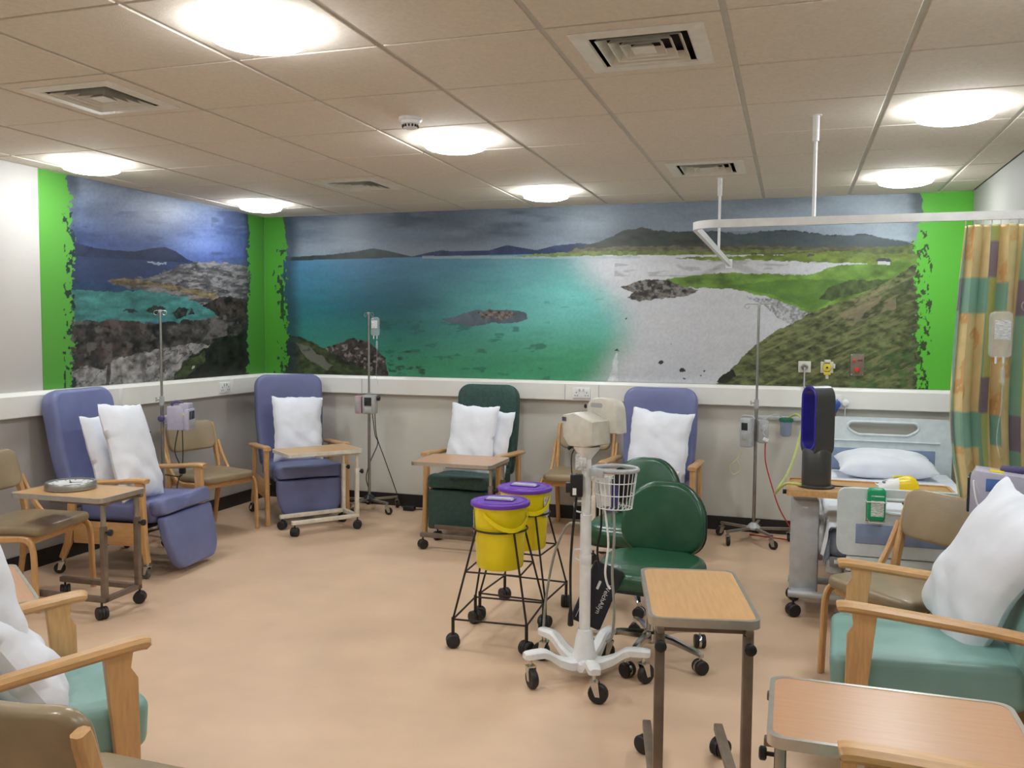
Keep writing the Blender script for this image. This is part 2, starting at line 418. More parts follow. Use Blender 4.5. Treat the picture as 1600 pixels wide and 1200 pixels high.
def paint_back(U, V):
    p = Paint(U, V)
    # sky
    base = LC(92, 106, 122) + (LC(158, 174, 188) - LC(92, 106, 122)) * G((U - 700) / 700)
    cl = fbm(U / 110, V / 26, 5); cl2 = fbm(U / 60 + 9, V / 14, 4)
    sky = base * (0.62 + 0.95 * cl)[..., None]
    p.c = sky
    p.mix(sstep(0.5, 0.75, cl2) * 0.5 * (1 - sstep(900, 1200, U)), LC(124, 136, 150))
    p.mix(sstep(0.52, 0.8, fbm(U / 90 + 3, V / 18 + 5)) * 0.6 * (1 - sstep(880, 1100, U)), LC(52, 66, 80))
    p.mix(sstep(372, 392, V) * 0.5 * (V < 400), LC(140, 150, 160))
    # far hills
    p.poly([(640, 402), (668, 395), (690, 391), (708, 393), (738, 392), (765, 391), (792, 383), (815, 387), (838, 391), (866, 384), (905, 380), (950, 384), (960, 402)], LC(40, 56, 92), 0.25, 12, False)
    p.poly([(868, 398), (905, 386), (938, 377), (970, 362), (1002, 356), (1032, 361), (1075, 362), (1120, 360), (1150, 366), (1190, 361), (1240, 359), (1300, 368), (1350, 366), (1425, 380), (1445, 380), (1445, 404), (868, 402)], LC(56, 62, 56), 0.35, 16, True, 2.5)
    p.mix(inpoly(U, V, [(1100, 362), (1190, 361), (1240, 361), (1300, 369), (1350, 367), (1445, 381), (1445, 391), (1100, 384)]) * 0.45, LC(92, 112, 124))
    p.mix((sstep(376, 394, V) * sstep(900, 1000, U) * (V < 402)) * 0.35, LC(104, 100, 70))
    p.poly([(455, 410), (455, 402), (480, 400), (515, 398), (556, 393), (583, 388), (606, 392), (640, 400), (655, 404), (455, 412)], LC(40, 54, 48), 0.35, 9, False)
    # sea
    sea = (V > 402 - (np.minimum(U, 800) - 640) * 0.028) & ((V > 398) | (U < 870))
    t = (V - 400) / 195.0
    left = LC(66, 122, 158) * (1 - G(t * 2.4)) + LC(30, 112, 124) * G(t * 2.4)
    left = left * (1 - G((t - 0.42) * 2)) + LC(48, 150, 106) * G((t - 0.42) * 2)
    mid = LC(96, 150, 154) * (1 - G(t * 3)) + LC(108, 202, 194) * G(t * 3)
    mid = mid * (1 - G((t - 0.45) * 2.6)) + LC(62, 166, 118) * G((t - 0.45) * 2.6)
    k = G((U - 640) / 240 - 0.25 * (fbm(U / 60, V / 25) - 0.5))
    seac = left * (1 - k) + mid * k
    seac = seac * (1 + 0.22 * (fbm(U / 50, V / 8, 4) - 0.5))[..., None]
    dark = np.exp(-((U - 620) / 90) ** 2 - ((V - 480) / 60) ** 2)[..., None]
    seac = seac * (1 - 0.3 * dark)
    p.mix(sea * 1.0, seac)
    p.mix(sea * sstep(0.6, 0.72, fbm(U / 26, V / 9 + 4, 4)) * (V > 500) * (U > 560) * (U < 860) * 0.55, LC(24, 84, 76))
    p.mix(sea * sstep(0.55, 0.7, fbm(U / 12, V / 5 + 4, 4)) * inpoly(U, V, [(600, 560), (650, 540), (672, 572), (660, 592), (612, 590)]) * 0.8, LC(40, 60, 44))
    p.mix(sea * sstep(0.56, 0.7, fbm(U / 14 + 7, V / 4, 4)) * inpoly(U, V, [(840, 470), (960, 450), (965, 478), (850, 482)]) * 0.5, LC(50, 140, 134))
    p.poly([(860, 399), (900, 389), (980, 384), (1445, 386), (1445, 402), (1000, 400)], LC(104, 100, 74), 0.4, 10, True, 2.5)
    # sand
    edge = 952 + 20 * np.sin((V - 470) / 30) - 30 * sstep(470, 400, V) * 1.0 + 14 * (fbm(U / 30, V / 30) - 0.5)
    sand = LC(216, 217, 222) * (0.93 + 0.14 * fbm(U / 60, V / 12))[..., None]
    p.mix(sstep(-40, 50, U - edge) * (V > 398), sand)
    p.mix((np.abs(V - 402) < 2.2) * (U > 660) * (U < 1000) * 0.5, LC(170, 182, 186))
    p.mix(sstep(0.55, 0.65, fbm(U / 40, V / 6)) * (V > 398) * (V < 432) * (U > 960) * 0.5, LC(140, 142, 138))
    p.poly([(950, 597), (962, 552), (965, 552), (966, 597)], LC(222, 228, 230), 0.1, 5)
    p.poly([(958, 549), (964, 545), (967, 550)], LC(50, 64, 60))
    # grass strips beyond the bay
    p.poly([(800, 401), (850, 396), (900, 393), (1000, 392), (1100, 392), (1220, 390), (1300, 392), (1160, 397), (1020, 398), (900, 400)], LC(112, 128, 60), 0.35, 8)
    p.poly([(1050, 403), (1140, 400), (1220, 398), (1300, 393), (1445, 386), (1445, 420), (1340, 411), (1290, 411), (1180, 406), (1100, 407)], LC(118, 140, 46), 0.35, 14, True, 2.0)
    p.poly([(1330, 391), (1445, 380), (1445, 396), (1360, 396)], LC(96, 110, 44), 0.4, 8)
    # the green shore
    p.poly([(1020, 441), (1060, 433), (1130, 426), (1200, 428), (1262, 430), (1312, 414), (1370, 412), (1445, 402), (1445, 610), (1265, 494), (1235, 478), (1195, 463), (1150, 452), (1095, 450), (1050, 448)], LC(112, 154, 46), 0.42, 24, True, 1.8)
    p.mix(inpoly(p.wu, p.wv, [(1140, 445), (1250, 436), (1330, 440), (1300, 470), (1268, 486), (1210, 462)]) * 0.55, LC(72, 120, 40))
    p.poly([(1295, 450), (1330, 438), (1400, 436), (1380, 448), (1300, 470), (1278, 466)], LC(78, 98, 48), 0.35, 7)
    p.poly([(1108, 606), (1130, 596), (1142, 578), (1160, 557), (1195, 528), (1232, 507), (1266, 489), (1320, 470), (1370, 450), (1410, 425), (1445, 405), (1445, 615)], LC(104, 112, 66), 0.6, 9, True, 2.0)
    hill = inpoly(p.wu, p.wv, [(1130, 600), (1160, 560), (1232, 508), (1320, 472), (1445, 410), (1445, 615)])
    dd = (V + 0.45 * U)
    p.mix(hill * sstep(0.5, 0.68, fbm(U / 40, dd / 8, 5)) * 0.6, LC(60, 72, 38))
    p.mix(hill * sstep(0.56, 0.72, fbm(U / 34 + 40, dd / 6 + 3, 5)) * 0.7, LC(146, 146, 92))
    p.mix(hill * sstep(0.5, 0.62, fbm(U / 22, dd / 9 + 30)) * inpoly(U, V, [(1300, 480), (1400, 440), (1400, 490), (1330, 510)]) * 0.6, LC(158, 142, 112))
    p.mix(hill * sstep(0.45, 0.7, fbm(U / 10, V / 8, 5)) * sstep(520, 600, V + 0.15 * (U - 1250)) * (U > 1330) * 0.6, LC(56, 112, 50))
    # shingle, rocks
    p.poly([(1165, 462), (1210, 468), (1245, 480), (1266, 490), (1238, 506), (1215, 496), (1195, 478)], LC(176, 178, 180), 0.45, 3)
    m = p.poly([(968, 449), (985, 443), (1010, 437), (1045, 438), (1065, 446), (1092, 454), (1075, 462), (1030, 467), (1000, 470), (980, 466), (990, 458)], LC(104, 98, 92), 0.9, 5)
    p.mix(m * sstep(0.5, 0.62, fbm(U / 14, V / 3)) * 0.8, LC(54, 42, 36)); p.mix(m * sstep(0.56, 0.66, fbm(U / 6 + 4, V / 5 + 20)) * 0.6, LC(160, 160, 158))
    for a, b, r in ((1032, 567, 4.5), (1066, 578, 5), (1100, 580, 2), (1068, 592, 2), (1095, 587, 1.5), (979, 498, 1.6), (1048, 538, 1)):
        p.mix(((p.wu - a) ** 2 + ((p.wv - b) * 1.5) ** 2 < r * r) * 1.0, LC(52, 54, 54))
    p.poly([(1120, 598), (1128, 586), (1146, 578), (1150, 588), (1132, 600)], LC(40, 44, 34), 0.4, 5)
    m = p.poly([(690, 499), (715, 493), (742, 485), (770, 483), (800, 484), (823, 490), (824, 499), (806, 505), (770, 506), (735, 510), (706, 505)], LC(88, 104, 116), 0.2, 10)
    m = p.poly([(745, 489), (770, 484), (800, 488), (808, 495), (780, 500), (755, 497)], LC(110, 98, 92), 0.9, 4)
    # near shore, lower left
    m = p.poly([(505, 545), (530, 537), (552, 528), (575, 532), (590, 548), (604, 560), (606, 588), (600, 592), (540, 580)], LC(62, 52, 48), 0.9, 6)
    p.mix(m * sstep(0.62, 0.72, fbm(U / 5, V / 5)) * 0.8, LC(150, 142, 134))
    m = p.poly([(440, 520), (456, 523), (490, 536), (540, 563), (604, 590), (604, 600), (440, 600)], LC(62, 76, 40), 0.6, 8, True, 1.4)
    p.mix(m * inpoly(p.wu, p.wv, [(462, 536), (480, 540), (520, 570), (512, 578), (478, 560)]) * 0.8, LC(122, 120, 108))
    p.mix(m * sstep(0.5, 0.65, fbm(U / 12, V / 8 + 77)) * 0.6, LC(36, 40, 26))
    # house
    p.poly([(1371, 413), (1371, 407), (1391, 407), (1391, 414)], LC(214, 214, 210), 0, 5, False)
    p.poly([(1368, 408), (1373, 403), (1390, 404), (1393, 409)], LC(70, 74, 80), 0, 5, False)
    p.poly([(1260, 401), (1264, 396), (1272, 397), (1272, 400)], LC(90, 96, 96), 0, 5, False)
    p.c *= (0.9 + 0.2 * fbm(U / 3, V / 3, 2))[..., None]
    # painted green borders with torn edges
    n = 0.6 * fbm(U / 7, V / 7, 4) + 0.4 * fbm(U / 3 + 40, V / 4, 3); n2 = fbm(U / 16 + 20, V / 60, 3)
    gl = LC(66, 152, 18); gr = LC(92, 208, 24)
    e = 446 + 8 * (fbm(U / 200, V / 20) - 0.5) * 2; top = sstep(380, 350, V)
    p.mix(sstep(22, 0, U - e - 6) * 0.75, LC(34, 52, 62))
    p.mix((U + 13 * (n - 0.5) * 2 * (1 - 0.8 * top) < e) * 1.0, gl)
    fl = fbm(U / 5 + 70, V / 8, 3)
    p.mix((U < e + 4) * (U > e - 16) * (fl > 0.64) * (V > 390) * 1.0, LC(36, 66, 52))
    p.mix((np.abs(U - 441) < 2.5) * (n2 > 0.52) * (V > 440) * (n > 0.42) * 1.0, LC(30, 66, 34))
    e = 1434 + 8 * (fbm(U / 200 + 5, V / 20) - 0.5) * 2; top = sstep(360, 330, V)
    p.mix(sstep(-20, 0, U - e + 2) * 0.7 * (0.4 + 0.6 * top), LC(52, 62, 58))
    p.mix((U + 16 * (n - 0.5) * 2 * (1 - 0.85 * top) > e + 6 * top) * 1.0, gr)
    p.mix((U > e - 4) * (U < e + 20) * (fl > 0.63) * (V > 360) * 1.0, LC(62, 84, 44))
    p.mix((np.abs(U - 1448) < 2.5) * (n2 > 0.6) * (V > 420) * (n > 0.42) * 1.0, LC(40, 84, 36))
    return p.c

def paint_left(U, V):
    p = Paint(U, V, 4.0)
    t = (V - 290) / 110
    p.c = LC(128, 142, 164) * (1 - G(t * 1.2)) + LC(72, 92, 152) * G(t * 1.2)
    cl = fbm(U / 70, V / 22, 5)
    p.c = p.c * (0.55 + 0.95 * cl)[..., None]
    p.mix(np.exp(-((U - 300) / 50) ** 2 - ((V - 380) / 16) ** 2) * 0.6, LC(120, 146, 206))
    p.mix(sstep(0.5, 0.7, fbm(U / 40 + 8, V / 12)) * (V > 330) * 0.5, LC(48, 66, 116))
    p.mix(sstep(0.52, 0.7, fbm(U / 30 + 2, V / 9)) * (U > 330) * 0.6, LC(60, 74, 96))
    p.poly([(105, 376), (125, 381), (150, 388), (180, 391), (210, 393), (235, 388), (258, 386), (275, 393), (292, 405), (310, 412), (310, 425), (105, 425)], LC(42, 52, 86), 0.2, 10, False)
    p.mix((V > 400 + (U - 118) * 0.06) * (V < 470) * 1.0, LC(52, 66, 104) * (0.85 + 0.3 * fbm(U / 30, V / 5))[..., None])
    p.poly([(228, 408), (262, 409), (262, 412), (235, 411)], LC(140, 154, 180), 0.2, 4)
    p.poly([(105, 448), (180, 448), (260, 455), (335, 472), (348, 496), (290, 502), (180, 506), (105, 502)], LC(58, 128, 124), 0.3, 16, True, 2.4)
    p.poly([(105, 438), (170, 444), (230, 452), (180, 456), (105, 452)], LC(42, 70, 104), 0.2, 8)
    m = p.poly([(166, 440), (180, 434), (235, 433), (270, 420), (290, 411), (320, 409), (360, 411), (395, 418), (395, 520), (345, 498), (330, 480), (290, 465), (230, 455), (180, 446)], LC(104, 102, 104), 0.5, 9, True, 1.6)
    p.mix(m * sstep(0.46, 0.66, fbm(U / 16, V / 5 + 3, 6)) * 0.7, LC(56, 52, 54))
    p.mix(m * sstep(0.56, 0.66, fbm(U / 8 + 30, V / 3, 5)) * (U > 230) * 0.5, LC(150, 146, 144))
    p.poly([(172, 438), (185, 434), (240, 441), (300, 452), (335, 455), (345, 470), (325, 466), (250, 450), (180, 444)], LC(118, 102, 72), 0.5, 8, True, 2.0)
    p.poly([(318, 476), (345, 462), (395, 470), (395, 510), (345, 500)], LC(60, 50, 46), 0.9, 6)
    for P in ([(228, 484), (240, 478), (258, 481), (252, 489), (235, 489)], [(268, 488), (282, 478), (294, 484), (290, 496), (276, 497)], [(294, 492), (299, 481), (304, 491)], [(188, 484), (210, 482), (216, 486), (200, 489)]):
        p.poly(P, LC(46, 52, 50), 0.7, 5)
    m = p.poly([(105, 503), (180, 500), (240, 506), (300, 500), (345, 494), (395, 500), (395, 615), (105, 615)], LC(66, 62, 60), 0.8, 8)
    p.mix(m * sstep(0.5, 0.64, fbm(U / 16, V / 10, 5)) * 0.7, LC(30, 28, 28))
    p.mix(m * sstep(0.54, 0.68, fbm(U / 14 + 60, V / 12 + 7, 5)) * 0.6, LC(124, 116, 112))
    p.mix(m * sstep(0.5, 0.7, fbm(U / 20 + 6, V / 14 + 70, 4)) * (U < 230) * (V < 580) * 0.5, LC(98, 72, 64))
    m = p.poly([(112, 612), (112, 580), (135, 572), (162, 578), (178, 562), (215, 553), (252, 545), (300, 536), (330, 540), (300, 556), (285, 566), (280, 592), (230, 605)], LC(146, 142, 140), 0.5, 7)
    ck_ = fbm(U / 18 + 3, V / 18 + U / 40, 5); p.mix(m * (np.abs(ck_ - 0.5) < 0.022) * 0.75, LC(58, 54, 54)); p.mix(m * sstep(0.55, 0.68, fbm(U / 9 + 13, V / 20 + U / 25, 5)) * 0.45, LC(92, 88, 88))
    p.mix(m * (np.abs(U - 166 - 5 * (n_ := fbm(U / 20, V / 20))) < 3) * 0.8, LC(40, 38, 40))
    p.poly([(272, 600), (270, 585), (300, 560), (340, 530), (395, 515), (395, 600)], LC(30, 34, 26), 0.8, 8)
    p.poly([(268, 592), (285, 568), (320, 550), (322, 565), (290, 590)], LC(60, 72, 38), 0.6, 6)
    for a, b in ((303, 572),): p.mix(((p.wu - a) ** 2 + (p.wv - b) ** 2 < 5) * 0.8, LC(200, 198, 190))
    p.c *= (0.85 + 0.3 * fbm(U / 3, V / 3, 2))[..., None]
    n = 0.6 * fbm(U / 7, V / 7, 4) + 0.4 * fbm(U / 3 + 40, V / 4, 3); n2 = fbm(U / 16 + 20, V / 60, 3)
    gl = LC(76, 166, 18)
    e = 113 + 6 * (fbm(U / 200, V / 20) - 0.5) * 2; top = sstep(320, 290, V)
    p.mix(sstep(16, 0, U - e - 2) * 0.7 * (0.4 + 0.6 * top), LC(40, 52, 60))
    p.mix((U + 14 * (n - 0.5) * 2 * (1 - 0.7 * top) < e - 8 * top) * 1.0, gl)
    fl = fbm(U / 5 + 70, V / 8, 3); p.mix((U < e + 4) * (U > e - 14) * (fl > 0.62) * (V > 330) * 1.0, LC(34, 56, 50))
    p.mix((np.abs(U - 101) < 1.6) * (n2 > 0.5) * (V > 440) * (n > 0.42) * 1.0, LC(34, 70, 32))
    e = 388 + 4 * (fbm(U / 200 + 5, V / 20) - 0.5) * 2; top = sstep(370, 345, V)
    p.mix(sstep(-10, 0, U - e) * 0.7, LC(36, 46, 50))
    p.mix((U + 8 * (n - 0.5) * 2 * (1 - 0.8 * top) > e) * 1.0, LC(62, 148, 16))
    return p.c

MURAL_GAIN = 0.78
def soften(c, k):
    g = (c * np.array([0.2126, 0.7152, 0.0722])).sum(-1, keepdims=True); return g + (c - g) * k
def colour_grid(name, P, nu, nv, cols, m, back):
    """thin printed sheet: front grid with a rim and a plain back"""
    v = P.reshape(-1, 3); N = len(v)
    idx = np.arange(N).reshape(nv, nu)
    q = np.stack([idx[:-1, :-1], idx[:-1, 1:], idx[1:, 1:], idx[1:, :-1]], -1).reshape(-1, 4)
    rim = list(idx[0, :]) + list(idx[1:, -1]) + list(idx[-1, -2::-1]) + list(idx[-2:0:-1, 0])
    allv = np.vstack([v, v[rim] + np.array(back)]); R = len(rim)
    q2 = np.array([(rim[k], N + k, N + (k + 1) % R, rim[(k + 1) % R]) for k in range(R)])
    faces = np.vstack([q, q2])
    me = bpy.data.meshes.new(name); me.vertices.add(len(allv)); me.vertices.foreach_set('co', allv.astype(np.float32).ravel())
    me.loops.add(faces.size); me.loops.foreach_set('vertex_index', faces.astype(np.int32).ravel())
    me.polygons.add(len(faces)); me.polygons.foreach_set('loop_start', np.arange(0, faces.size, 4, dtype=np.int32))
    me.update(calc_edges=True); me.validate()
    a = me.color_attributes.new('Col', 'FLOAT_COLOR', 'POINT')
    c = np.ones((len(allv), 4), np.float32); c[:N, :3] = cols.reshape(-1, 3); c[N:, :3] = cols.reshape(-1, 3)[rim]
    a.data.foreach_set('color', c.ravel())
    me.polygons.foreach_set('use_smooth', [True] * len(me.polygons)) if False else None
    me.materials.append(m)
    o = bpy.data.objects.new(name, me); COL.objects.link(o); return o
PRINT = mat_attr('mural_print', 0.42, 0.4, 0.06, 220)
nu, nv = 1250, 300
X, Z = np.meshgrid(np.linspace(0.003, RW - 0.003, nu), np.linspace(ZT + 0.002, H - 0.002, nv))
U, V = to_px(X, 0.0 * X - 0.002, Z)
cols = np.clip(soften(paint_back(U, V), 0.9) * MURAL_GAIN, 0, 0.9)
o = colour_grid('seascape_mural', np.stack([X, 0 * X - 0.003, Z], -1), nu, nv, cols, PRINT, (0, 0.0022, 0))
tag(o, 'wide printed mural of a turquoise bay, pale beach and green hillside above the trunking', 'mural')
yl = on_x(63, 440)[1]
nu, nv = 440, 300
Y, Z = np.meshgrid(np.linspace(yl, -0.006, nu), np.linspace(ZT + 0.002, H - 0.002, nv))
U, V = to_px(0 * Y + 0.002, Y, Z)
cols = np.clip(soften(paint_left(U, V), 0.85) * MURAL_GAIN * 1.08, 0, 0.9)
o = colour_grid('rocky_shore_mural', np.stack([0 * Y + 0.003, Y, Z], -1), nu, nv, cols, PRINT, (-0.0022, 0, 0))
tag(o, 'narrower printed mural of grey rocks, a small cove and blue hills', 'mural')

# ------------------------------------------------------------------ ceiling fittings
EMIT = mat_emit('lamp_diffuser', LAMP_COLOR, LAMP_STRENGTH)
def lamp_label(x, y):
    a = {-0.767: 'in the row along the seascape', -2.567: 'one row out from the seascape row', -4.367: 'two rows out from the seascape row', -6.167: 'in the row furthest from the seascape'}[y]
    b = {0.4816: 'by the rocky-shore wall', 2.8816: 'along the room centreline', 5.2816: 'by the curtain side wall'}[x]
    return 'round lit lamp %s, %s' % (a, b)
lamp = None
for (x, y) in LIGHT_XY:
    lb = lamp_label(x, y)
    if lamp is None:
        lamp = thing('ceiling_lamp', lb, 'ceiling light', (x, y, H), 0, 'round ceiling lamps')
        obj('rim', MB().lathe([(0.12, 0), (0.160, 0), (0.162, -0.004), (0.160, -0.010), (0.12, -0.010)], 40), WHITEP, lamp)
        obj('diffuser', MB().lathe([(0.158, -0.009), (0.166, -0.014), (0.168, -0.032), (0.158, -0.048), (0.12, -0.060), (0.06, -0.066), (0.004, -0.067)], 24), EMIT, lamp)
    else: dup(lamp, (x, y, H), 0, lb)
VENTM = mat('vent_white', S(226, 222, 212), 0.45, var=0.03)
VDARK = mat('vent_duct', S(34, 32, 30), 0.9)
def sqring(a0, z0, a1, z1, t=0.004):
    L = lambda a, z: [(-a, -a, z), (a, -a, z), (a, a, z), (-a, a, z)]
    v = L(a0, z0) + L(a1, z1) + L(a0 - t, z0 + t) + L(a1 - t, z1 + t); f = []
    for k in range(4):
        l = (k + 1) % 4
        f += [(k, l, 4 + l, 4 + k), (8 + l, 8 + k, 12 + k, 12 + l), (l, k, 8 + k, 8 + l), (4 + k, 4 + l, 12 + l, 12 + k)]
    return MB().add(v, f)
vl = ['square ceiling air vent above the swivel chairs and monitor trolley', 'square ceiling air vent on the rocky-shore side, furthest from the seascape wall', 'square ceiling air vent nearest the corner where the two murals meet', 'square ceiling air vent above the side arm of the curtain rail']
vent = None
for k, (x, y) in enumerate(VENT_XY):
    if vent is None:
        vent = thing('ceiling_vent', vl[k], 'air vent', (x, y, H), 0, 'four-way ceiling vents')
        obj('frame', sqring(0.23, -0.004, 0.175, -0.008, 0.006), VENTM, vent, False)
        for a, z in ((0.150, -0.004), (0.112, -0.003), (0.076, -0.002)):
            obj('louvre', sqring(a - 0.020, 0.020, a, z - 0.004, 0.003), VENTM, vent, False)
        obj('louvre', MB().lathe([(0.058, -0.006), (0.056, -0.002), (0.03, 0.016)], 4, Matrix.Rotation(PI / 4, 4, 'Z')), VENTM, vent, False)
        obj('duct', MB().box((0, 0, 0.05), (0.42, 0.42, 0.006)), VDARK, vent, False)
    else: dup(vent, (x, y, H), 0, vl[k])
sd = thing('smoke_detector', 'small white smoke detector with black slots on the ceiling', 'smoke detector', (2.845, -3.06, H))
obj('base_plate', MB().lathe([(0.055, 0), (0.056, -0.012), (0.05, -0.016)], 28), WHITEP, sd)
obj('sensor_head', MB().lathe([(0.046, -0.014), (0.044, -0.03), (0.036, -0.034), (0.034, -0.048), (0.022, -0.054), (0.004, -0.055)], 28), WHITEP, sd)
for k in range(14):
    a = 2 * PI * k / 14; obj('slot', MB().box((0.0365 * math.cos(a), 0.0365 * math.sin(a), -0.0405), (0.008, 0.008, 0.011), 0, Matrix.Rotation(a, 4, 'Z')), BLACKP, sd, False)

# ------------------------------------------------------------------ curtain rail and curtain
RY, RX, RZ = -2.58, 4.135, 2.075
rail = thing('curtain_rail', 'white L-shaped hospital curtain rail hung from the ceiling on two rods', 'curtain rail', (0, 0, 0))
pts = [(RX, -0.012, RZ), (RX, RY + 0.12, RZ)]
for k in range(1, 7):
    a = PI / 2 * k / 6; pts.append((RX + 0.12 - 0.12 * math.cos(a), RY + 0.12 - 0.12 * math.sin(a), RZ))
pts.append((RW - 0.004, RY, RZ))
def flatrail(pts, w, h):
    mb = MB(); P = [Vector(p) for p in pts]; N = len(P)
    for i in range(N):
        t = (P[min(i + 1, N - 1)] - P[max(i - 1, 0)]).normalized(); n = Vector((-t.y, t.x, 0))
        for a, b in ((-w, -h), (w, -h), (w, h), (-w, h)): mb.v.append(tuple(P[i] + n * a + Vector((0, 0, b))))
    for i in range(N - 1):
        for k in range(4):
            l = (k + 1) % 4; mb.f.append((i * 4 + k, i * 4 + l, i * 4 + 4 + l, i * 4 + 4 + k))
    mb.f += [(3, 2, 1, 0), tuple((N - 1) * 4 + k for k in range(4))]; return mb
obj('track', flatrail(pts, 0.011, 0.019), WHITEP, rail, True, 30)
for x, y in ((4.695, RY), (RX, -1.0)):
    obj('hanger_rod', MB().cyl((x, y, RZ + 0.018), (x, y, H - 0.09), 0.0085, None, 12), WHITEP, rail)
    obj('rod_socket', MB().lathe([(0.013, -0.12), (0.015, -0.118), (0.015, -0.004), (0.026, -0.003), (0.026, 0)], 16, Matrix.Translation((x, y, H))), WHITEP, rail)
obj('wall_flange', MB().box((RX, -0.006, RZ), (0.05, 0.008, 0.07), 0.003), WHITEP, rail)

CURT = mat_attr('curtain_cotton', 0.85, 0.15, 0.05, 400)
def make_curtain():
    nu, nv = 260, 150; L = 1.55                                    # fabric width, folded into 0.46 m
    s, tz = np.meshgrid(np.linspace(0, 1, nu), np.linspace(0, 1, nv)); Zc = 2.035 - tz * 1.70
    x0 = 5.335 - 0.03 * np.sin(tz * 2.6) + 0.10 * sstep(0.45, 1.0, tz); x1 = 5.79
    ph = s * 2 * PI * 6.5 + 0.5 * np.sin(tz * 3 + s * 5) + 0.7 * s
    am = 0.028 + 0.020 * fbm(s * 7, tz * 2) ; am = am * (0.55 + 0.6 * sstep(0, 0.15, tz))
    Xc = x0 + (x1 - x0) * s + 0.012 * np.sin(2 * ph + 1.0)
    Yc = RY + am * np.sin(ph) - 0.02 * sstep(0.5, 1, tz)
    sx = s * L; z = Zc
    c = np.zeros(s.shape + (3,)); c[:] = LC(234, 212, 158)
    mask = lambda m, col, a=1.0: c.__setitem__(slice(None), c * (1 - a * m[..., None]) + col * a * m[..., None])
    wash = fbm(sx * 9, z * 9, 4)
    c *= (0.88 + 0.24 * wash)[..., None]
    per = 0.46; q = np.floor(sx / per); r = sx - q * per; zz = (z + 0.17 * q + 3) % 0.60
    leaf = np.zeros(s.shape, bool)
    for cx, cz, a, l in ((0.10, 0.12, 0.7, 0.10), (0.15, 0.10, 2.2, 0.09), (0.12, 0.20, 1.4, 0.11), (0.24, 0.36, 0.4, 0.10), (0.29, 0.34, 1.9, 0.10), (0.25, 0.45, 1.2, 0.10), (0.09, 0.43, 2.5, 0.08)):
        dx, dz = r - cx, zz - cz; p_ = dx * math.cos(a) + dz * math.sin(a); q_ = -dx * math.sin(a) + dz * math.cos(a)
        leaf |= (np.abs(q_) < 0.030 * (1 - (p_ / (l * 0.6)) ** 2)) & (np.abs(q_) > 0.0015)
    mask(leaf * (0.5 + 0.5 * wash), LC(224, 156, 96), 0.75)
    st = (r > 0.34)
    mask(st * 1.0, LC(146, 186, 164)); mask((st & (r > 0.41)) * 1.0, LC(186, 190, 120))
    mask((st & (zz < 0.16)) * 1.0, LC(142, 130, 144))
    hb = (zz > 0.44) & (r > 0.05) & (r < 0.34) & (q % 2 == 0); mask(hb * 1.0, LC(150, 192, 172))
    hb = (zz > 0.02) & (zz < 0.15) & (r > 0.02) & (r < 0.2) & (q % 2 == 1); mask(hb * 1.0, LC(148, 190, 172))
    mask((sx < 0.045) * 1.0, LC(140, 178, 158)); mask(((sx < 0.045) & (zz > 0.45)) * 1.0, LC(138, 126, 142))
    c *= (0.93 + 0.14 * fbm(sx * 30, z * 30, 3))[..., None]
    return colour_grid('bed_curtain', np.stack([Xc, Yc, Zc], -1)[::-1], nu, nv, np.clip(c[::-1], 0, 0.9), CURT, (0, 0.002, 0))
cur = make_curtain(); cur.data.polygons.foreach_set('use_smooth', [True] * len(cur.data.polygons))
tag(cur, 'yellow, teal and orange leaf-patterned curtain gathered at the end of the rail', 'curtain')
for k in range(13):
    x = 5.34 + 0.035 * k; obj('curtain_hook', MB().tube([(x, RY, 2.03), (x, RY - 0.006, 2.04), (x, RY, 2.058)], 0.0025, 6), WHITEP, cur)
# ================================================================== FURNITURE BUILDERS
def caster(parent, x, y, r=0.035, fork=CHROME, wheel=BLACK, ang=0.0, top=None, w=0.022, twin=False):
    """fork part with its wheel as a sub-part, standing on the floor under (x, y)"""
    c, s = math.cos(ang), math.sin(ang); ox, oy = x + 0.018 * c, y + 0.018 * s
    top = top or 2 * r + 0.025; mb = MB()
    mb.cyl((x, y, 2 * r + 0.004), (x, y, top), 0.008, None, 10)
    R = Matrix.Rotation(ang, 4, 'Z')
    for sd in (-1, 1):
        M = Matrix.Translation((ox, oy, 0)) @ R
        mb.prism([(-0.010, r - 0.010), (0.010, r - 0.010), (0.002, 2 * r + 0.008), (-0.034, 2 * r + 0.008)], 0.003, M @ Matrix.Translation((0, sd * (w / 2 + 0.003), 0)))
    mb.box((ox - 0.016 * c, oy - 0.016 * s, 2 * r + 0.008), (0.036, w + 0.009, 0.004), 0, R)
    f = obj('caster', mb, fork, parent)
    M = Matrix.Translation((ox, oy, r)) @ R @ Matrix.Rotation(PI / 2, 4, 'X')
    mb = MB().lathe([(r * 0.45, -w / 2), (r * 0.9, -w / 2), (r, -w * 0.3), (r, w * 0.3), (r * 0.9, w / 2), (r * 0.45, w / 2)], 20, M)
    obj('wheel', mb, wheel, f); return f
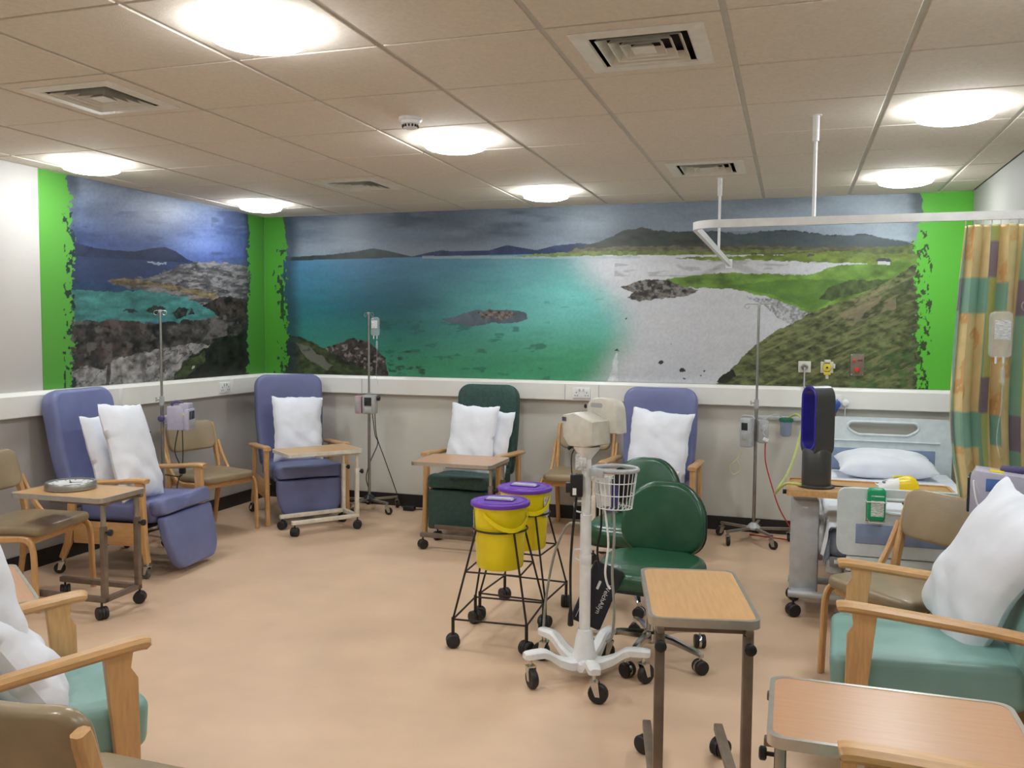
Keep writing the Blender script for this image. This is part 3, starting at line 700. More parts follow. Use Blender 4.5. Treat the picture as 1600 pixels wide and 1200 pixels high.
def ball_caster(parent, x, y, r=0.035, ang=0.0, hood=BLACK, wheel=BLACK, top=None, w=0.02):
    """twin-wheel furniture castor with a hood"""
    R = Matrix.Translation((x, y, r)) @ Matrix.Rotation(ang, 4, 'Z')
    mb = MB().cyl((x, y, r), (x, y, top or 2 * r + 0.03), 0.006, None, 10)
    mb.lathe([(r * 0.3, -0.006), (r * 0.98, -0.006), (r * 1.0, 0), (r * 0.98, 0.006), (r * 0.3, 0.006)], 18, R @ Matrix.Rotation(PI / 2, 4, 'X'))
    f = obj('caster', mb, hood, parent)
    for sd in (-1, 1):
        M = R @ Matrix.Translation((0, sd * (w / 2 + 0.007), 0)) @ Matrix.Rotation(PI / 2, 4, 'X')
        obj('wheel', MB().lathe([(r * 0.5, -w / 2), (r * 0.92, -w / 2), (r, -w * 0.25), (r, w * 0.25), (r * 0.86, w / 2), (r * 0.4, w / 2 * 1.1)], 18, M), wheel, f)
    return f

def tilt_fn(piv, ang):
    c, s = math.cos(ang), math.sin(ang)
    return lambda x, y, z: (x, piv[0] + (y - piv[0]) * c - (z - piv[1]) * s, piv[1] + (y - piv[0]) * s + (z - piv[1]) * c)

def recliner(label, m, loc, rz, lean=0.25, top=1.13, foot=0.0, wheels='rear', wb=0.55, drop=0.30, square_foot=False, foot_m=None):
    t = thing('recliner_chair', label, 'armchair', loc, rz, 'high-back treatment recliners')
    hgt = (top - 0.40) / math.cos(lean)
    def bend(x, y, z):
        u = (z - 0.40) / hgt; k = (abs(x) / (wb / 2)) ** 3
        y = y + 0.03 * math.sin(u * PI * 1.3 + 0.4) - 0.028 * k * (1 - 0.3 * u)
        return tilt_fn((0.20, 0.40), -lean)(x * (0.93 + 0.07 * min(1, u * 1.8)), y + 0.20, z)
    obj('backrest', MB().puff(rrect(wb, hgt, (0.03, 0.03, 0.10, 0.10), 8, 0, 0.40 + hgt / 2), 0.12, 0.038, 0.006, bend), m, t)
    obj('seat_cushion', MB().puff(rrect(wb - 0.04, 0.54, 0.04, 5), 0.13, 0.04, 0.012, None, Matrix.Translation((0, -0.10, 0.395)) @ Matrix.Rotation(-PI / 2, 4, 'X')), m, t)
    obj('seat_base', MB().box((0, -0.06, 0.305), (wb - 0.09, 0.42, 0.05), 0.006), BLACKP, t)
    # footrest: padded flap with a roll along its top edge
    w2 = wb - 0.04
    out = rrect(w2, drop, (0.09, 0.09, 0.02, 0.02) if not square_foot else 0.02, 5, 0, -drop / 2)
    if not square_foot: out = [(x * (1 - 0.30 * max(0, (-z / drop) - 0.40)), z) for x, z in out]
    piv = (-0.355, 0.395)
    M = Matrix.Translation((0, piv[0], piv[1])) @ Matrix.Rotation(-foot, 4, 'X')
    fr = obj('footrest', MB().puff(out, 0.07, 0.025, 0.008, None, M @ Matrix.Translation((0, -0.045, -0.035))), foot_m or m, t)
    obj('footrest_roll', MB().puff(rrect(w2 + 0.005, 0.10, 0.03, 4), 0.12, 0.035, 0.004, None, M @ Matrix.Translation((0, -0.03, 0.025))), m, fr)
    ax = wb / 2 + 0.035
    for s in (-1, 1):
        arm = MB().strip(spline2([(0.26, 0.575), (0.10, 0.585), (-0.12, 0.597), (-0.30, 0.612), (-0.36, 0.607)]), s * ax, 0.062, 0.028, 0.009)
        obj('armrest', arm, WOOD, t)
        lz = 0.10 if wheels == 'all' else 0.001
        obj('leg', MB().strip([(-0.31, 0.597), (-0.318, 0.45), (-0.335, 0.2), (-0.355, lz)], s * ax, 0.036, [0.062, 0.058, 0.046, 0.036], 0.008), WOODV, t)
        rl = 0.10 if wheels in ('all', 'rear') else 0.001
        obj('leg', MB().strip([(0.16, 0.575), (0.17, 0.4), (0.20, 0.2), (0.245, rl)], s * ax, 0.034, [0.05, 0.055, 0.048, 0.038], 0.008), WOODV, t)
        obj('side_rail', MB().box((s * (ax - 0.006), -0.07, 0.27), (0.022, 0.46, 0.14), 0.004), WOOD, t)
        if wheels == 'all': caster(t, s * ax, -0.355, 0.036, CHROME, mat('grey_wheel', S(92, 90, 88), 0.5), PI / 2 + s * 0.3, 0.105)
        if wheels in ('all', 'rear'): caster(t, s * ax, 0.245, 0.034, CHROME, BLACK, PI / 2 - s * 0.4, 0.105)
    return t

def brown_chair(label, loc, rz):
    t = thing('side_chair', label, 'chair', loc, rz, 'khaki padded wooden side chairs')
    hw = 0.226
    for s in (-1, 1):
        x = s * hw
        obj('back_post', MB().strip(spline2([(0.235, 0.002), (0.20, 0.2), (0.175, 0.42), (0.215, 0.62), (0.265, 0.80)]), x - s * 0.001, 0.03, [0.03] * 6 + [0.042] * 12 + [0.04] * 6 + [0.034], 0.007), WOODV, t)
        obj('front_leg', MB().strip(spline2([(-0.235, 0.002), (-0.228, 0.2), (-0.222, 0.33), (-0.200, 0.385), (-0.15, 0.40), (-0.02, 0.395), (0.07, 0.425), (0.15, 0.52), (0.225, 0.66)]), x + s * 0.026, 0.022, 0.034, 0.006), WOODV, t)
    obj('seat_rail', MB().box((0, -0.175, 0.385), (2 * hw + 0.02, 0.02, 0.045), 0.004), WOOD, t)
    obj('seat_rail', MB().box((0, 0.15, 0.385), (2 * hw - 0.02, 0.02, 0.045), 0.004), WOOD, t)
    def seatfn(x, y, z): return (x, y - 0.018 * math.exp(-((x / 0.2) ** 2 + (z / 0.2) ** 2)) * (1 if y < 0 else 0) * -1, z)
    obj('seat', MB().puff([(x * (1.04 if z > 0 else 1), z) for x, z in rrect(0.47, 0.46, (0.05, 0.05, 0.09, 0.09), 6)], 0.055, 0.024, 0.014, None, Matrix.Translation((0, -0.02, 0.435)) @ Matrix.Rotation(-PI / 2, 4, 'X')), BROWN, t)
    def backfn(x, y, z): return tilt_fn((0.22, 0.63), -0.24)(x, y + 0.215 - 0.035 * (1 - (x / 0.24) ** 2) * -1 - 0.035, z)
    obj('backrest', MB().puff(rrect(0.42, 0.23, 0.06, 6, 0, 0.715), 0.042, 0.018, 0.006, backfn), BROWN, t)
    return t

def mint_chair(label, loc, rz, slope=0.05, zf=0.625):
    t = thing('mint_armchair', label, 'armchair', loc, rz, 'mint green wooden armchairs')
    aw = 0.30
    for s in (-1, 1):
        x = s * aw
        path = spline2([(0.30, zf - slope - 0.012), (0.1, zf - slope * 0.72), (-0.12, zf - slope * 0.35), (-0.33, zf - 0.003), (-0.372, zf - 0.008)])
        obj('armrest', MB().strip(path, x, 0.055, [0.034] * (len(path) - 2) + [0.031, 0.018], 0.011), WOOD, t)
        # broad front leg with a shaped shoulder
        P = [(-0.345, 0.002), (-0.30, 0.002), (-0.245, zf - 0.023), (-0.325, zf - 0.019), (-0.318, zf - 0.065), (-0.338, zf - 0.10)]
        obj('leg', MB().prism([(a, b) for a, b in P], 0.034, Matrix.Translation((x, 0, 0)) @ Matrix.Rotation(PI / 2, 4, 'Z'), 0.004), WOODV, t)
        obj('leg', MB().strip([(0.26, 0.575), (0.27, 0.3), (0.31, 0.002)], x, 0.034, [0.06, 0.055, 0.04], 0.008), WOODV, t)
        obj('side_rail', MB().box((x - s * 0.008, -0.02, 0.25), (0.022, 0.56, 0.085), 0.004), WOOD, t)
    obj('front_rail', MB().box((0, -0.285, 0.25), (2 * aw - 0.05, 0.022, 0.10), 0.004), MINT, t)
    def sfn(x, y, z): return (x, y, z)
    obj('seat_cushion', MB().puff([(x, z) for x, z in rrect(0.55, 0.60, (0.05, 0.05, 0.03, 0.03), 5)], 0.15, 0.032, 0.012, None, Matrix.Translation((0, -0.09, 0.375)) @ Matrix.Rotation(PI / 2 * -1 + 0.06, 4, 'X')), MINT, t)
    obj('backrest', MB().puff(rrect(0.53, 0.78, (0.03, 0.03, 0.08, 0.08), 7, 0, 0.76), 0.13, 0.04, 0.012, lambda x, y, z: tilt_fn((0.2, 0.40), -0.26)(x, y + 0.235, z)), MINT, t)
    return t

def overbed_table(label, loc, rz, L=0.60, W=0.38, Hh=0.66, frame=BROWNM, top=LAMI, edge=ALU, base_len=None, split=0.26, group='over-chair tables on castors', zk=0.76):
    """long axis x, both posts at the +x end"""
    t = thing('overchair_table', label, 'table', loc, rz, group)
    obj('table_top', MB().puff(rrect(L - 0.008, W - 0.008, 0.035, 6), 0.018, 0.003, 0, None, Matrix.Translation((0, 0, Hh - 0.009)) @ Matrix.Rotation(-PI / 2, 4, 'X')), top, t)
    o_ = rrect(L, W, 0.038, 6); i_ = [(x * (1 - 0.012 / L * 2), z * (1 - 0.012 / W * 2)) for x, z in o_]
    obj('edge_trim', MB().bridge(o_, i_, 0.026, Matrix.Translation((0, 0, Hh - 0.012)) @ Matrix.Rotation(-PI / 2, 4, 'X')), edge, t, True, 30)
    px = L / 2 - 0.03; bl = base_len or L * 0.9
    zsp = Hh * zk
    for s in (-1, 1):
        y = s * split / 2
        obj('post', MB().box((px, y, (0.085 + zsp) / 2), (0.03, 0.03, zsp - 0.085), 0.004), frame, t)
        obj('inner_post', MB().box((px, y, (zsp + Hh - 0.02) / 2), (0.021, 0.021, Hh - 0.02 - zsp), 0.003), STEEL if frame is not CREAM else CREAM, t)
        k = obj('knob', MB().cyl((px + 0.014, y, zsp - 0.03), (px + 0.045, y, zsp - 0.03), 0.006, None, 8).lathe([(0.013, 0), (0.018, 0.004), (0.018, 0.016), (0.012, 0.02)], 12, Matrix.Translation((px + 0.033, y, zsp - 0.03)) @ Matrix.Rotation(PI / 2, 4, 'Y')), BLACKP, t)
        obj('foot', MB().box((px - bl / 2 + 0.015, y, 0.10), (bl, 0.032, 0.03), 0.004), frame, t)
        obj('underframe', MB().box((px * 0.45, y, Hh - 0.034), (L * 0.62, 0.022, 0.02), 0.003), frame, t)
        ball_caster(t, px - 0.005, y * 1.14, 0.034, 0.5 * s, BLACK, BLACK, 0.09); ball_caster(t, px - bl + 0.035, y * 1.05, 0.034, -0.8 * s, BLACK, BLACK, 0.09)
    obj('cross_bar', MB().box((px, 0, 0.10), (0.03, split, 0.028), 0.004), frame, t)
    obj('top_bar', MB().box((px, 0, Hh - 0.034), (0.024, split + 0.02, 0.02), 0.003), frame, t)
    return t

PILN = 0
def pillow(label, M, w=0.42, h=0.62, th=0.16, sag=0.25, bend=0.0, seed=0, rum=1.0, group='white pillows'):
    n, k = 36, 46; U, V = np.meshgrid(np.linspace(-1, 1, n), np.linspace(-1, 1, k))
    sd = seed * 13.7
    t = np.power(np.clip((1 - np.abs(U) ** 3.2) * (1 - np.abs(V) ** 3.6), 0, 1), 0.55)
    t = t * (1 - sag * V * 0.8)
    X = w / 2 * U * (1 - 0.07 * np.cos(V * PI / 2)) + 0.012 * (fbm(V * 3 + sd, U * 2) - 0.5) * 2
    Z = h / 2 * V * (1 - 0.06 * np.cos(U * PI / 2)) + 0.014 * (fbm(U * 3 + sd, V * 2 + 9) - 0.5) * 2
    wr = rum * 0.010 * (fbm(U * 1.3 + sd, V * 1.8 + sd, 2) - 0.5) * 2 + rum * 0.003 * (fbm(U * 4 + sd, V * 6, 2) - 0.5)
    fold = rum * 0.005 * np.sin((U * 2.1 + V * 3.3) * 3 + 4 * fbm(U * 2 + sd, V * 2)) * np.exp(-((V + 0.55) / 0.5) ** 2)
    cr = rum * 0.006 * np.abs(np.sin(U * 8 + 5 * fbm(U + sd, V * 2))) * np.exp(-((1 - np.abs(V)) / 0.22) ** 2)
    Yf = -(th / 2 * t + (wr + fold + cr) * np.minimum(1, t * 1.6)); Yb = th / 2 * t * 0.8
    bz = bend * (V ** 2); v = []
    for Yy in (Yf, Yb):
        P = np.stack([X, Yy + bz, Z], -1).reshape(-1, 3); v += [tuple(p) for p in P]
    f = []; N = n * k
    for j in range(k - 1):
        for i in range(n - 1):
            a = j * n + i; f.append((a, a + 1, a + n + 1, a + n)); f.append((N + a, N + a + n, N + a + n + 1, N + a + 1))
    rim = [i for i in range(n)] + [j * n + n - 1 for j in range(1, k)] + [(k - 1) * n + i for i in range(n - 2, -1, -1)] + [j * n for j in range(k - 2, 0, -1)]
    for q in range(len(rim)):
        a, b = rim[q], rim[(q + 1) % len(rim)]; f.append((a, N + a, N + b, b))
    mb = MB().add(v, f); o = obj('pillow', mb, PIL, None, True, 80)
    o.matrix_world = M; return tag(o, label, 'pillow', group)
def lean_M(loc, rz, tilt, roll=0.0):
    return Matrix.Translation(loc) @ Matrix.Rotation(rz, 4, 'Z') @ Matrix.Rotation(-tilt, 4, 'X') @ Matrix.Rotation(roll, 4, 'Y')
def local(loc, rz, x, y, z):
    c, s = math.cos(rz), math.sin(rz); return (loc[0] + c * x - s * y, loc[1] + s * x + c * y, z)

# ================================================================== CHAIRS AND THEIR PILLOWS
R = math.radians
cL, aL = (0.475, -2.30, 0), R(96)
recliner('blue high-back recliner with footrest half raised, against the rocky-shore mural wall', BLUE, cL, aL, 0.30, 1.13, 0.24, 'all', 0.58, 0.35)
cC, aC = (0.70, -0.60, 0), R(45)
recliner('slate-blue high-back recliner set diagonally in the corner below the murals', BLUED, cC, aC, 0.24, 1.145, 0.03, 'rear', 0.57, 0.30)
cG, aG = (2.275, -0.55, 0), R(0)
recliner('dark green fabric high-back recliner against the seascape wall', DGREEN, cG, aG, 0.20, 1.10, 0.0, 'none', 0.51, 0.30, True)
cB, aB = (3.665, -0.55, 0), R(0)
recliner('blue high-back recliner between the drip stand and the khaki chair, behind the clinic chairs', BLUE, cB, aB, 0.22, 1.11, 0.0, 'none', 0.56, 0.29)

pillow('white pillow standing at the front of the half-raised blue recliner', lean_M(local(cL, aL, -0.13, -0.12, 0.76), aL, 0.34, 0.10), 0.42, 0.64, 0.15, 0.2, 0, 1)
pillow('white pillow tucked behind another on the half-raised blue recliner', lean_M(local(cL, aL, -0.10, 0.05, 0.72), aL, 0.32, 0.05), 0.40, 0.56, 0.13, 0.2, 0, 2)
pillow('white pillow leaning on the slate-blue corner recliner', lean_M(local(cC, aC, 0.01, 0.015, 0.715), aC, 0.30, 0.05), 0.42, 0.56, 0.16, 0.3, 0, 3)
pillow('front white pillow propped on the dark green recliner', lean_M(local(cG, aG, -0.01, -0.10, 0.70), aG, 0.28, 0.04), 0.40, 0.57, 0.13, 0.2, 0, 4)
pillow('rear white pillow peeping out behind another on the dark green recliner', lean_M(local(cG, aG, 0.07, 0.035, 0.68), aG, 0.24, 0.10), 0.40, 0.52, 0.10, 0.2, 0, 5)
pillow('rumpled white pillow on the blue recliner behind the clinic chairs', lean_M(local(cB, aB, 0.03, 0.0, 0.70), aB, 0.26, 0.10), 0.46, 0.56, 0.17, 0.3, 0, 6, 1.8)

brown_chair('khaki side chair beside the overchair table that carries the clock', (0.47, -3.10, 0), R(100))
brown_chair('khaki side chair in the gap between the two bluish recliners at the corner', (0.40, -1.36, 0), R(75))
brown_chair('khaki side chair against the seascape wall between dark green and blue recliners', (3.06, -0.37, 0), R(0))
brown_chair('khaki side chair at the foot of the bed beside the curtain', (5.12, -2.84, 0), R(-48))
brown_chair('khaki side chair with its back turned, behind the mint armchair with two pillows', (3.15, -5.435, 0), R(180))

mR, qR = (5.17, -3.55, 0), R(-93)
mint_chair('mint green armchair with one pillow, beside the bed-foot khaki chair', mR, qR)
mL, qL = (2.37, -5.04, 0), R(150)
mint_chair('mint green armchair with two pillows, facing the seascape', mL, qL)
mint_chair('armchair beyond the pink-topped table, mostly showing one wooden arm', (5.10, -5.385, 0), R(-90), 0.03, 0.695)
pillow('tall white pillow leaning in the mint armchair by the bed', lean_M((5.285, -3.52, 0.70), qR + 0.45, 0.26, 0.42), 0.40, 0.62, 0.17, 0.25, 0.02, 7)
pillow('upright rounded pillow on the mint armchair that faces the seascape', lean_M(local(mL, qL, 0.02, 0.02, 0.765), qL, 0.25, 0.0), 0.42, 0.60, 0.20, 0.0, 0, 8, 1.4)
pillow('pillow slumped on the seat of the mint armchair that faces the seascape', lean_M(local(mL, qL, 0.0, -0.055, 0.575), qL, 0.55, 0.1), 0.46, 0.42, 0.18, 0.3, 0, 9, 1.6)

# ================================================================== TABLES
overbed_table('brown-framed table with a round clock on it, by the half-raised recliner', (0.885, -3.14, 0), R(2), 0.60, 0.36, 0.652, BROWNM, LAMI, ALU)
overbed_table('cream-framed overchair table in front of the corner recliner', (1.145, -1.04, 0), R(52), 0.60, 0.38, 0.625, CREAM, LAMI, BEIGEP)
overbed_table('brown-framed overchair table in front of the dark green recliner', (2.39, -1.19, 0), R(0), 0.60, 0.44, 0.63, BROWNM, LAMI2, ALU)
overbed_table('overchair table across the blue recliner behind the clinic chairs', (3.63, -1.17, 0), R(180), 0.56, 0.36, 0.60, CREAM, LAMI2, BEIGEP)
overbed_table('wood-topped table with tall brown legs between clinic chair and mint armchair', (4.333, -4.10, 0), R(-78), 0.56, 0.33, 0.70, BROWNM, LAMI, ALU, 0.60, zk=0.93)
overbed_table('pinkish wood-topped table between the two armchairs on the curtain side', (4.862, -4.805, 0), R(180), 0.56, 0.37, 0.655, BROWNM, LAMI2, ALU)
overbed_table('wood-topped table half hidden behind the pillow-laden mint armchair', (1.706, -4.515, 0), R(-35), 0.60, 0.38, 0.57, BROWNM, LAMI2, ALU)

# clock lying on the table
ck = thing('wall_clock', 'round silver-rimmed wall clock lying face up on a table', 'clock', (0.805, -3.115, 0.652))
obj('case', MB().lathe([(0.125, 0), (0.132, 0.004), (0.132, 0.036), (0.128, 0.042), (0.118, 0.042), (0.116, 0.026)], 48), STEEL, ck)
obj('dial', MB().lathe([(0.116, 0.028), (0.116, 0.033), (0.001, 0.033)], 40), WHITEP, ck)
for k in range(12):
    a = PI / 6 * k; obj('hour_mark', MB().box((0.095 * math.cos(a), 0.095 * math.sin(a), 0.0335), (0.018, 0.005, 0.001), 0, Matrix.Rotation(a, 4, 'Z')), BLACKP, ck, False)
for a, l in ((0.6, 0.06), (2.4, 0.085)): obj('clock_hand', MB().box((l / 2 * math.cos(a), l / 2 * math.sin(a), 0.035), (l, 0.005, 0.001), 0, Matrix.Rotation(a, 4, 'Z')), BLACKP, ck, False)
obj('hand_boss', MB().lathe([(0.007, 0.034), (0.007, 0.037), (0.001, 0.037)], 12), BLACKP, ck)
# ================================================================== DRIP STANDS AND PUMPS
def iv_stand(label, loc, rz, top=1.69, nleg=5, hubm=STEEL, lr=0.26, hooks=0.075, split=0.95, drop_hook=False):
    t = thing('drip_stand', label, 'drip stand', loc, rz, 'drip stands on castors')
    obj('hub', MB().lathe([(0.02, 0.085), (0.05, 0.09), (0.052, 0.105), (0.03, 0.13), (0.016, 0.14)], 20), hubm, t)
    for k in range(nleg):
        a = 2 * PI * k / nleg; c, s = math.cos(a), math.sin(a)
        mb = MB().box((c * lr / 2, s * lr / 2, 0.098), (lr, 0.026, 0.018), 0.004, Matrix.Rotation(a, 4, 'Z'))
        obj('base_leg', mb, STEEL, t); caster(t, c * (lr - 0.012), s * (lr - 0.012), 0.032, STEEL, BLACK, a + 1.0, 0.092)
    obj('lower_pole', MB().cyl((0, 0, 0.12), (0, 0, split), 0.0125), STEEL, t)
    obj('upper_pole', MB().cyl((0, 0, split - 0.02), (0, 0, top), 0.009), STEEL, t)
    cl = obj('pole_clamp', MB().cyl((0, 0, split - 0.03), (0, 0, split + 0.035), 0.017), GREYP, t)
    obj('clamp_screw', MB().cyl((0, 0, split + 0.01), (-0.035, 0, split + 0.01), 0.006).box((-0.04, 0, split + 0.012), (0.012, 0.01, 0.03), 0.003), GREYP, cl)
    obj('top_cap', MB().lathe([(0.013, top - 0.012), (0.014, top), (0.008, top + 0.006)], 14), GREYP, t)
    hb = obj('hook_bar', MB().cyl((-hooks, 0, top), (hooks, 0, top), 0.0028, None, 8), STEEL, t)
    for s in (-1, 1):
        P = [(s * (hooks + 0.016 * math.sin(q)), 0, top - 0.016 + 0.016 * math.cos(q)) for q in [0.5 * k for k in range(11)]]
        obj('hook', MB().tube(P, 0.0026, 8), STEEL, hb)
    return t
def drip_bag(label, x, y, z, rz, w=0.075, h=0.16):
    t = thing('drip_bag', label, 'drip bag', (x, y, z), rz, 'clear drip bags')
    obj('bag_body', MB().puff(rrect(w, h, 0.02, 5, 0, -h / 2 - 0.01), 0.03, 0.012, 0.008), CLEAR, t)
    obj('bag_label', MB().box((0, -0.026, -h * 0.45), (w * 0.7, 0.001, h * 0.42)), mat('printed_film', S(214, 218, 220), 0.4, var=0.25, scale=160, stretch=(0.4, 1, 3)), t)
    for x_ in (-0.014, 0.014): obj('port', MB().cyl((x_, 0, -h - 0.006), (x_, 0, -h - 0.035), 0.005, 0.004, 8), WHITEP, t)
    obj('drip_chamber', MB().lathe([(0.004, -h - 0.05), (0.009, -h - 0.06), (0.009, -h - 0.11), (0.003, -h - 0.12)], 12, Matrix.Translation((0.014, 0, 0))), CLEAR, t)
    obj('drip_line', MB().tube(spline([(0.014, 0, -h - 0.03), (0.014, 0, -h - 0.2), (0.004, 0.01, -h - 0.34), (0.02, 0.01, -h - 0.42)]), 0.002, 6), CLEAR, t)
    return t
def cable(label, pts, m=BLACKP, r=0.004, name='power_cable', cat='cable', plug=None):
    t = obj(name, MB().tube(spline(pts, 8), r, 8), m); tag(t, label, cat); return t

# 1: left, behind the half-raised recliner's far arm; its lilac pump is seen from the side
I1 = (0.27, -1.72, 0)
iv_stand('drip stand with a lilac pump between the half-raised recliner and the khaki corner chair', I1, R(20), 1.675, 5, STEEL, 0.22, 0.03, 1.02)
def lilac_pump(label, loc, rz):
    t = thing('infusion_pump', label, 'infusion pump', loc, rz, 'lilac infusion pumps')
    obj('body', MB().prism([(-0.065, -0.085), (0.055, -0.085), (0.065, -0.06), (0.065, 0.04), (0.03, 0.085), (-0.065, 0.085)], 0.12, None, 0.006), LILAC, t)
    obj('door', MB().box((0.078, 0, -0.01), (0.03, 0.15, 0.15), 0.006), LILAC, t)
    obj('upper_case', MB().box((0.045, 0.02, 0.075), (0.07, 0.10, 0.06), 0.008), LILAC, t)
    obj('screen', MB().box((0.0945, 0.0, 0.02), (0.003, 0.10, 0.06), 0.001), SCREEN, t)
    obj('keypad', MB().box((0.0945, 0.0, -0.05), (0.003, 0.09, 0.045), 0.001), GREYP, t)
    obj('yellow_latch', MB().box((0.06, -0.063, 0.03), (0.02, 0.008, 0.012), 0.002), YEL, t)
    obj('handle', MB().tube(spline([(-0.05, 0, 0.083), (-0.045, 0, 0.108), (-0.01, 0, 0.118), (0.025, 0, 0.105), (0.035, 0, 0.08)]), 0.009, 10), LILACD, t)
    c = obj('clamp', MB().box((-0.082, 0, -0.01), (0.034, 0.05, 0.06), 0.006), LILAC, t)
    obj('clamp_knob', MB().lathe([(0.008, 0), (0.022, 0.004), (0.024, 0.02), (0.018, 0.032), (0.01, 0.034)], 14, Matrix.Translation((-0.105, -0.05, 0.0)) @ Matrix.Rotation(PI / 2, 4, 'X') @ Matrix.Rotation(0, 4, 'X')), LILACD, c)
    obj('clamp_screw', MB().cyl((-0.1, -0.02, 0), (-0.105, -0.055, 0), 0.008), GREYP, c)
    return t
lilac_pump('lilac infusion pump clamped to the drip stand near the khaki corner chair', (0.385, -1.68, 0.90), R(18))
cable('black flex hanging in a loop under the lilac pump near the khaki corner chair', [(0.36, -1.66, 0.81), (0.36, -1.70, 0.66), (0.40, -1.70, 0.56), (0.38, -1.66, 0.47), (0.25, -1.66, 0.47), (0.16, -1.76, 0.50), (0.14, -1.78, 0.66), (0.20, -1.76, 0.80)])
cable('second black flex dangling from the lilac pump to a plug near the khaki corner chair', [(0.42, -1.69, 0.81), (0.43, -1.70, 0.64), (0.41, -1.69, 0.53), (0.36, -1.68, 0.40), (0.33, -1.67, 0.22), (0.30, -1.64, 0.02)], BLACKP, 0.0035)
tag(obj('mains_plug', MB().box((0.415, -1.69, 0.515), (0.045, 0.03, 0.045), 0.008), BLACKP), 'black mains plug hanging on flex beneath the lilac pump', 'plug')

# 2: beside the corner recliner
I2 = (1.195, -0.27, 0)
iv_stand('drip stand with a clear bag and grey-pink pump beside the corner recliner', I2, R(-28), 1.69, 5, BLACKP, 0.26, 0.05, 0.98)
drip_bag('clear drip bag hanging by the sea print beside the corner recliner', 1.255, -0.27, 1.665, R(10))
t = thing('infusion_pump', 'grey and pink infusion pump with dark screen on the corner drip stand', 'infusion pump', (1.215, -0.335, 0.92), R(8))
obj('body', MB().box((0.02, 0, 0), (0.115, 0.08, 0.16), 0.012), GREYP, t)
obj('screen', MB().box((0.015, -0.042, 0.025), (0.062, 0.004, 0.07), 0.002), SCREEN, t)
obj('keypad', MB().box((0.015, -0.042, -0.045), (0.062, 0.004, 0.045), 0.002), LGREY, t)
obj('side_module', MB().box((-0.075, 0.0, -0.005), (0.058, 0.07, 0.15), 0.01), mat('dusty_pink_plastic', S(190, 158, 166), 0.45), t)
obj('module_panel', MB().box((-0.075, -0.037, -0.005), (0.035, 0.004, 0.11), 0.002), GREYP, t)
for k in range(5): obj('button', MB().lathe([(0.006, 0), (0.006, 0.003), (0.001, 0.004)], 10, Matrix.Translation((-0.075, -0.039, 0.035 - 0.02 * k)) @ Matrix.Rotation(PI / 2, 4, 'X')), LGREY, t)
obj('clamp_knob', MB().lathe([(0.012, 0), (0.022, 0.006), (0.022, 0.022), (0.014, 0.028)], 14, Matrix.Translation((0.075, 0.02, 0.05)) @ Matrix.Rotation(PI / 2, 4, 'Y')), BLACKP, t)
obj('clamp', MB().box((-0.015, 0.046, 0.0), (0.05, 0.03, 0.05), 0.006), GREYP, t)
cable('black flex hanging from the grey-pink pump down beside its pole', [(1.24, -0.30, 0.845), (1.26, -0.29, 0.66), (1.28, -0.28, 0.58), (1.20, -0.26, 0.42), (1.15, -0.24, 0.27), (1.18, -0.21, 0.13), (1.19, -0.17, 0.05)])
cable('long black flex from the grey-pink pump trailing along the skirting floor', [(1.265, -0.30, 0.845), (1.27, -0.28, 0.65), (1.33, -0.25, 0.45), (1.37, -0.2, 0.28), (1.40, -0.14, 0.12), (1.43, -0.1, 0.012), (1.55, -0.12, 0.006), (1.66, -0.09, 0.006), (1.75, -0.12, 0.006)])
tag(obj('extension_block', MB().box((1.52, -0.16, 0.02), (0.10, 0.06, 0.036), 0.008), BLACKP), 'black plug block on the floor beside the corner drip stand', 'plug')

# 3: beside the bed
I3 = (4.375, -0.30, 0)
iv_stand('tall drip stand with grey pumps and red flex beside the bed', I3, R(12), 1.755, 5, LGREY, 0.27, 0.085, 1.02)
t = thing('infusion_pump', 'flat grey infusion pump on the side of the bedside drip stand', 'infusion pump', (4.315, -0.35, 0.815), R(-28))
obj('body', MB().box((0, 0, 0), (0.085, 0.075, 0.215), 0.012), LGREY, t)
obj('screen', MB().box((0, -0.039, 0.045), (0.05, 0.003, 0.055), 0.001), SCREEN, t)
obj('keypad', MB().box((0, -0.039, -0.03), (0.05, 0.003, 0.05), 0.001), GREYP, t)
obj('top_handle', MB().tube(spline([(-0.05, 0, 0.10), (-0.03, 0, 0.122), (0.04, 0, 0.118), (0.06, 0, 0.10)]), 0.006, 8), GREYP, t)
t = thing('syringe_driver', 'small grey pump module with white tag on the bedside drip stand', 'infusion pump', (4.425, -0.335, 0.825), R(14))
obj('body', MB().box((0, 0, 0), (0.075, 0.075, 0.17), 0.014), GREYP, t)
obj('dial', MB().lathe([(0.024, 0), (0.022, 0.01), (0.006, 0.014)], 18, Matrix.Translation((0, -0.038, 0.03)) @ Matrix.Rotation(PI / 2, 4, 'X')), LGREY, t)
obj('tag', MB().box((0.012, -0.046, -0.055), (0.04, 0.004, 0.026), 0.001, Matrix.Rotation(0.4, 4, 'Y')), WHITEP, t)
obj('clear_loop', MB().tube(spline([(-0.02, -0.04, 0.07), (0.02, -0.055, 0.05), (-0.01, -0.055, 0.0), (0.02, -0.05, -0.04)]), 0.004, 8), CLEAR, t)
REDC = mat('red_flex', S(196, 52, 52), 0.45)
cable('red flex hanging from the bedside drip stand to the floor', [(4.445, -0.33, 0.74), (4.45, -0.33, 0.60), (4.50, -0.33, 0.42), (4.56, -0.32, 0.25), (4.66, -0.30, 0.08), (4.69, -0.26, 0.008), (4.62, -0.2, 0.006), (4.48, -0.16, 0.006), (4.34, -0.12, 0.006)], REDC, 0.0045)
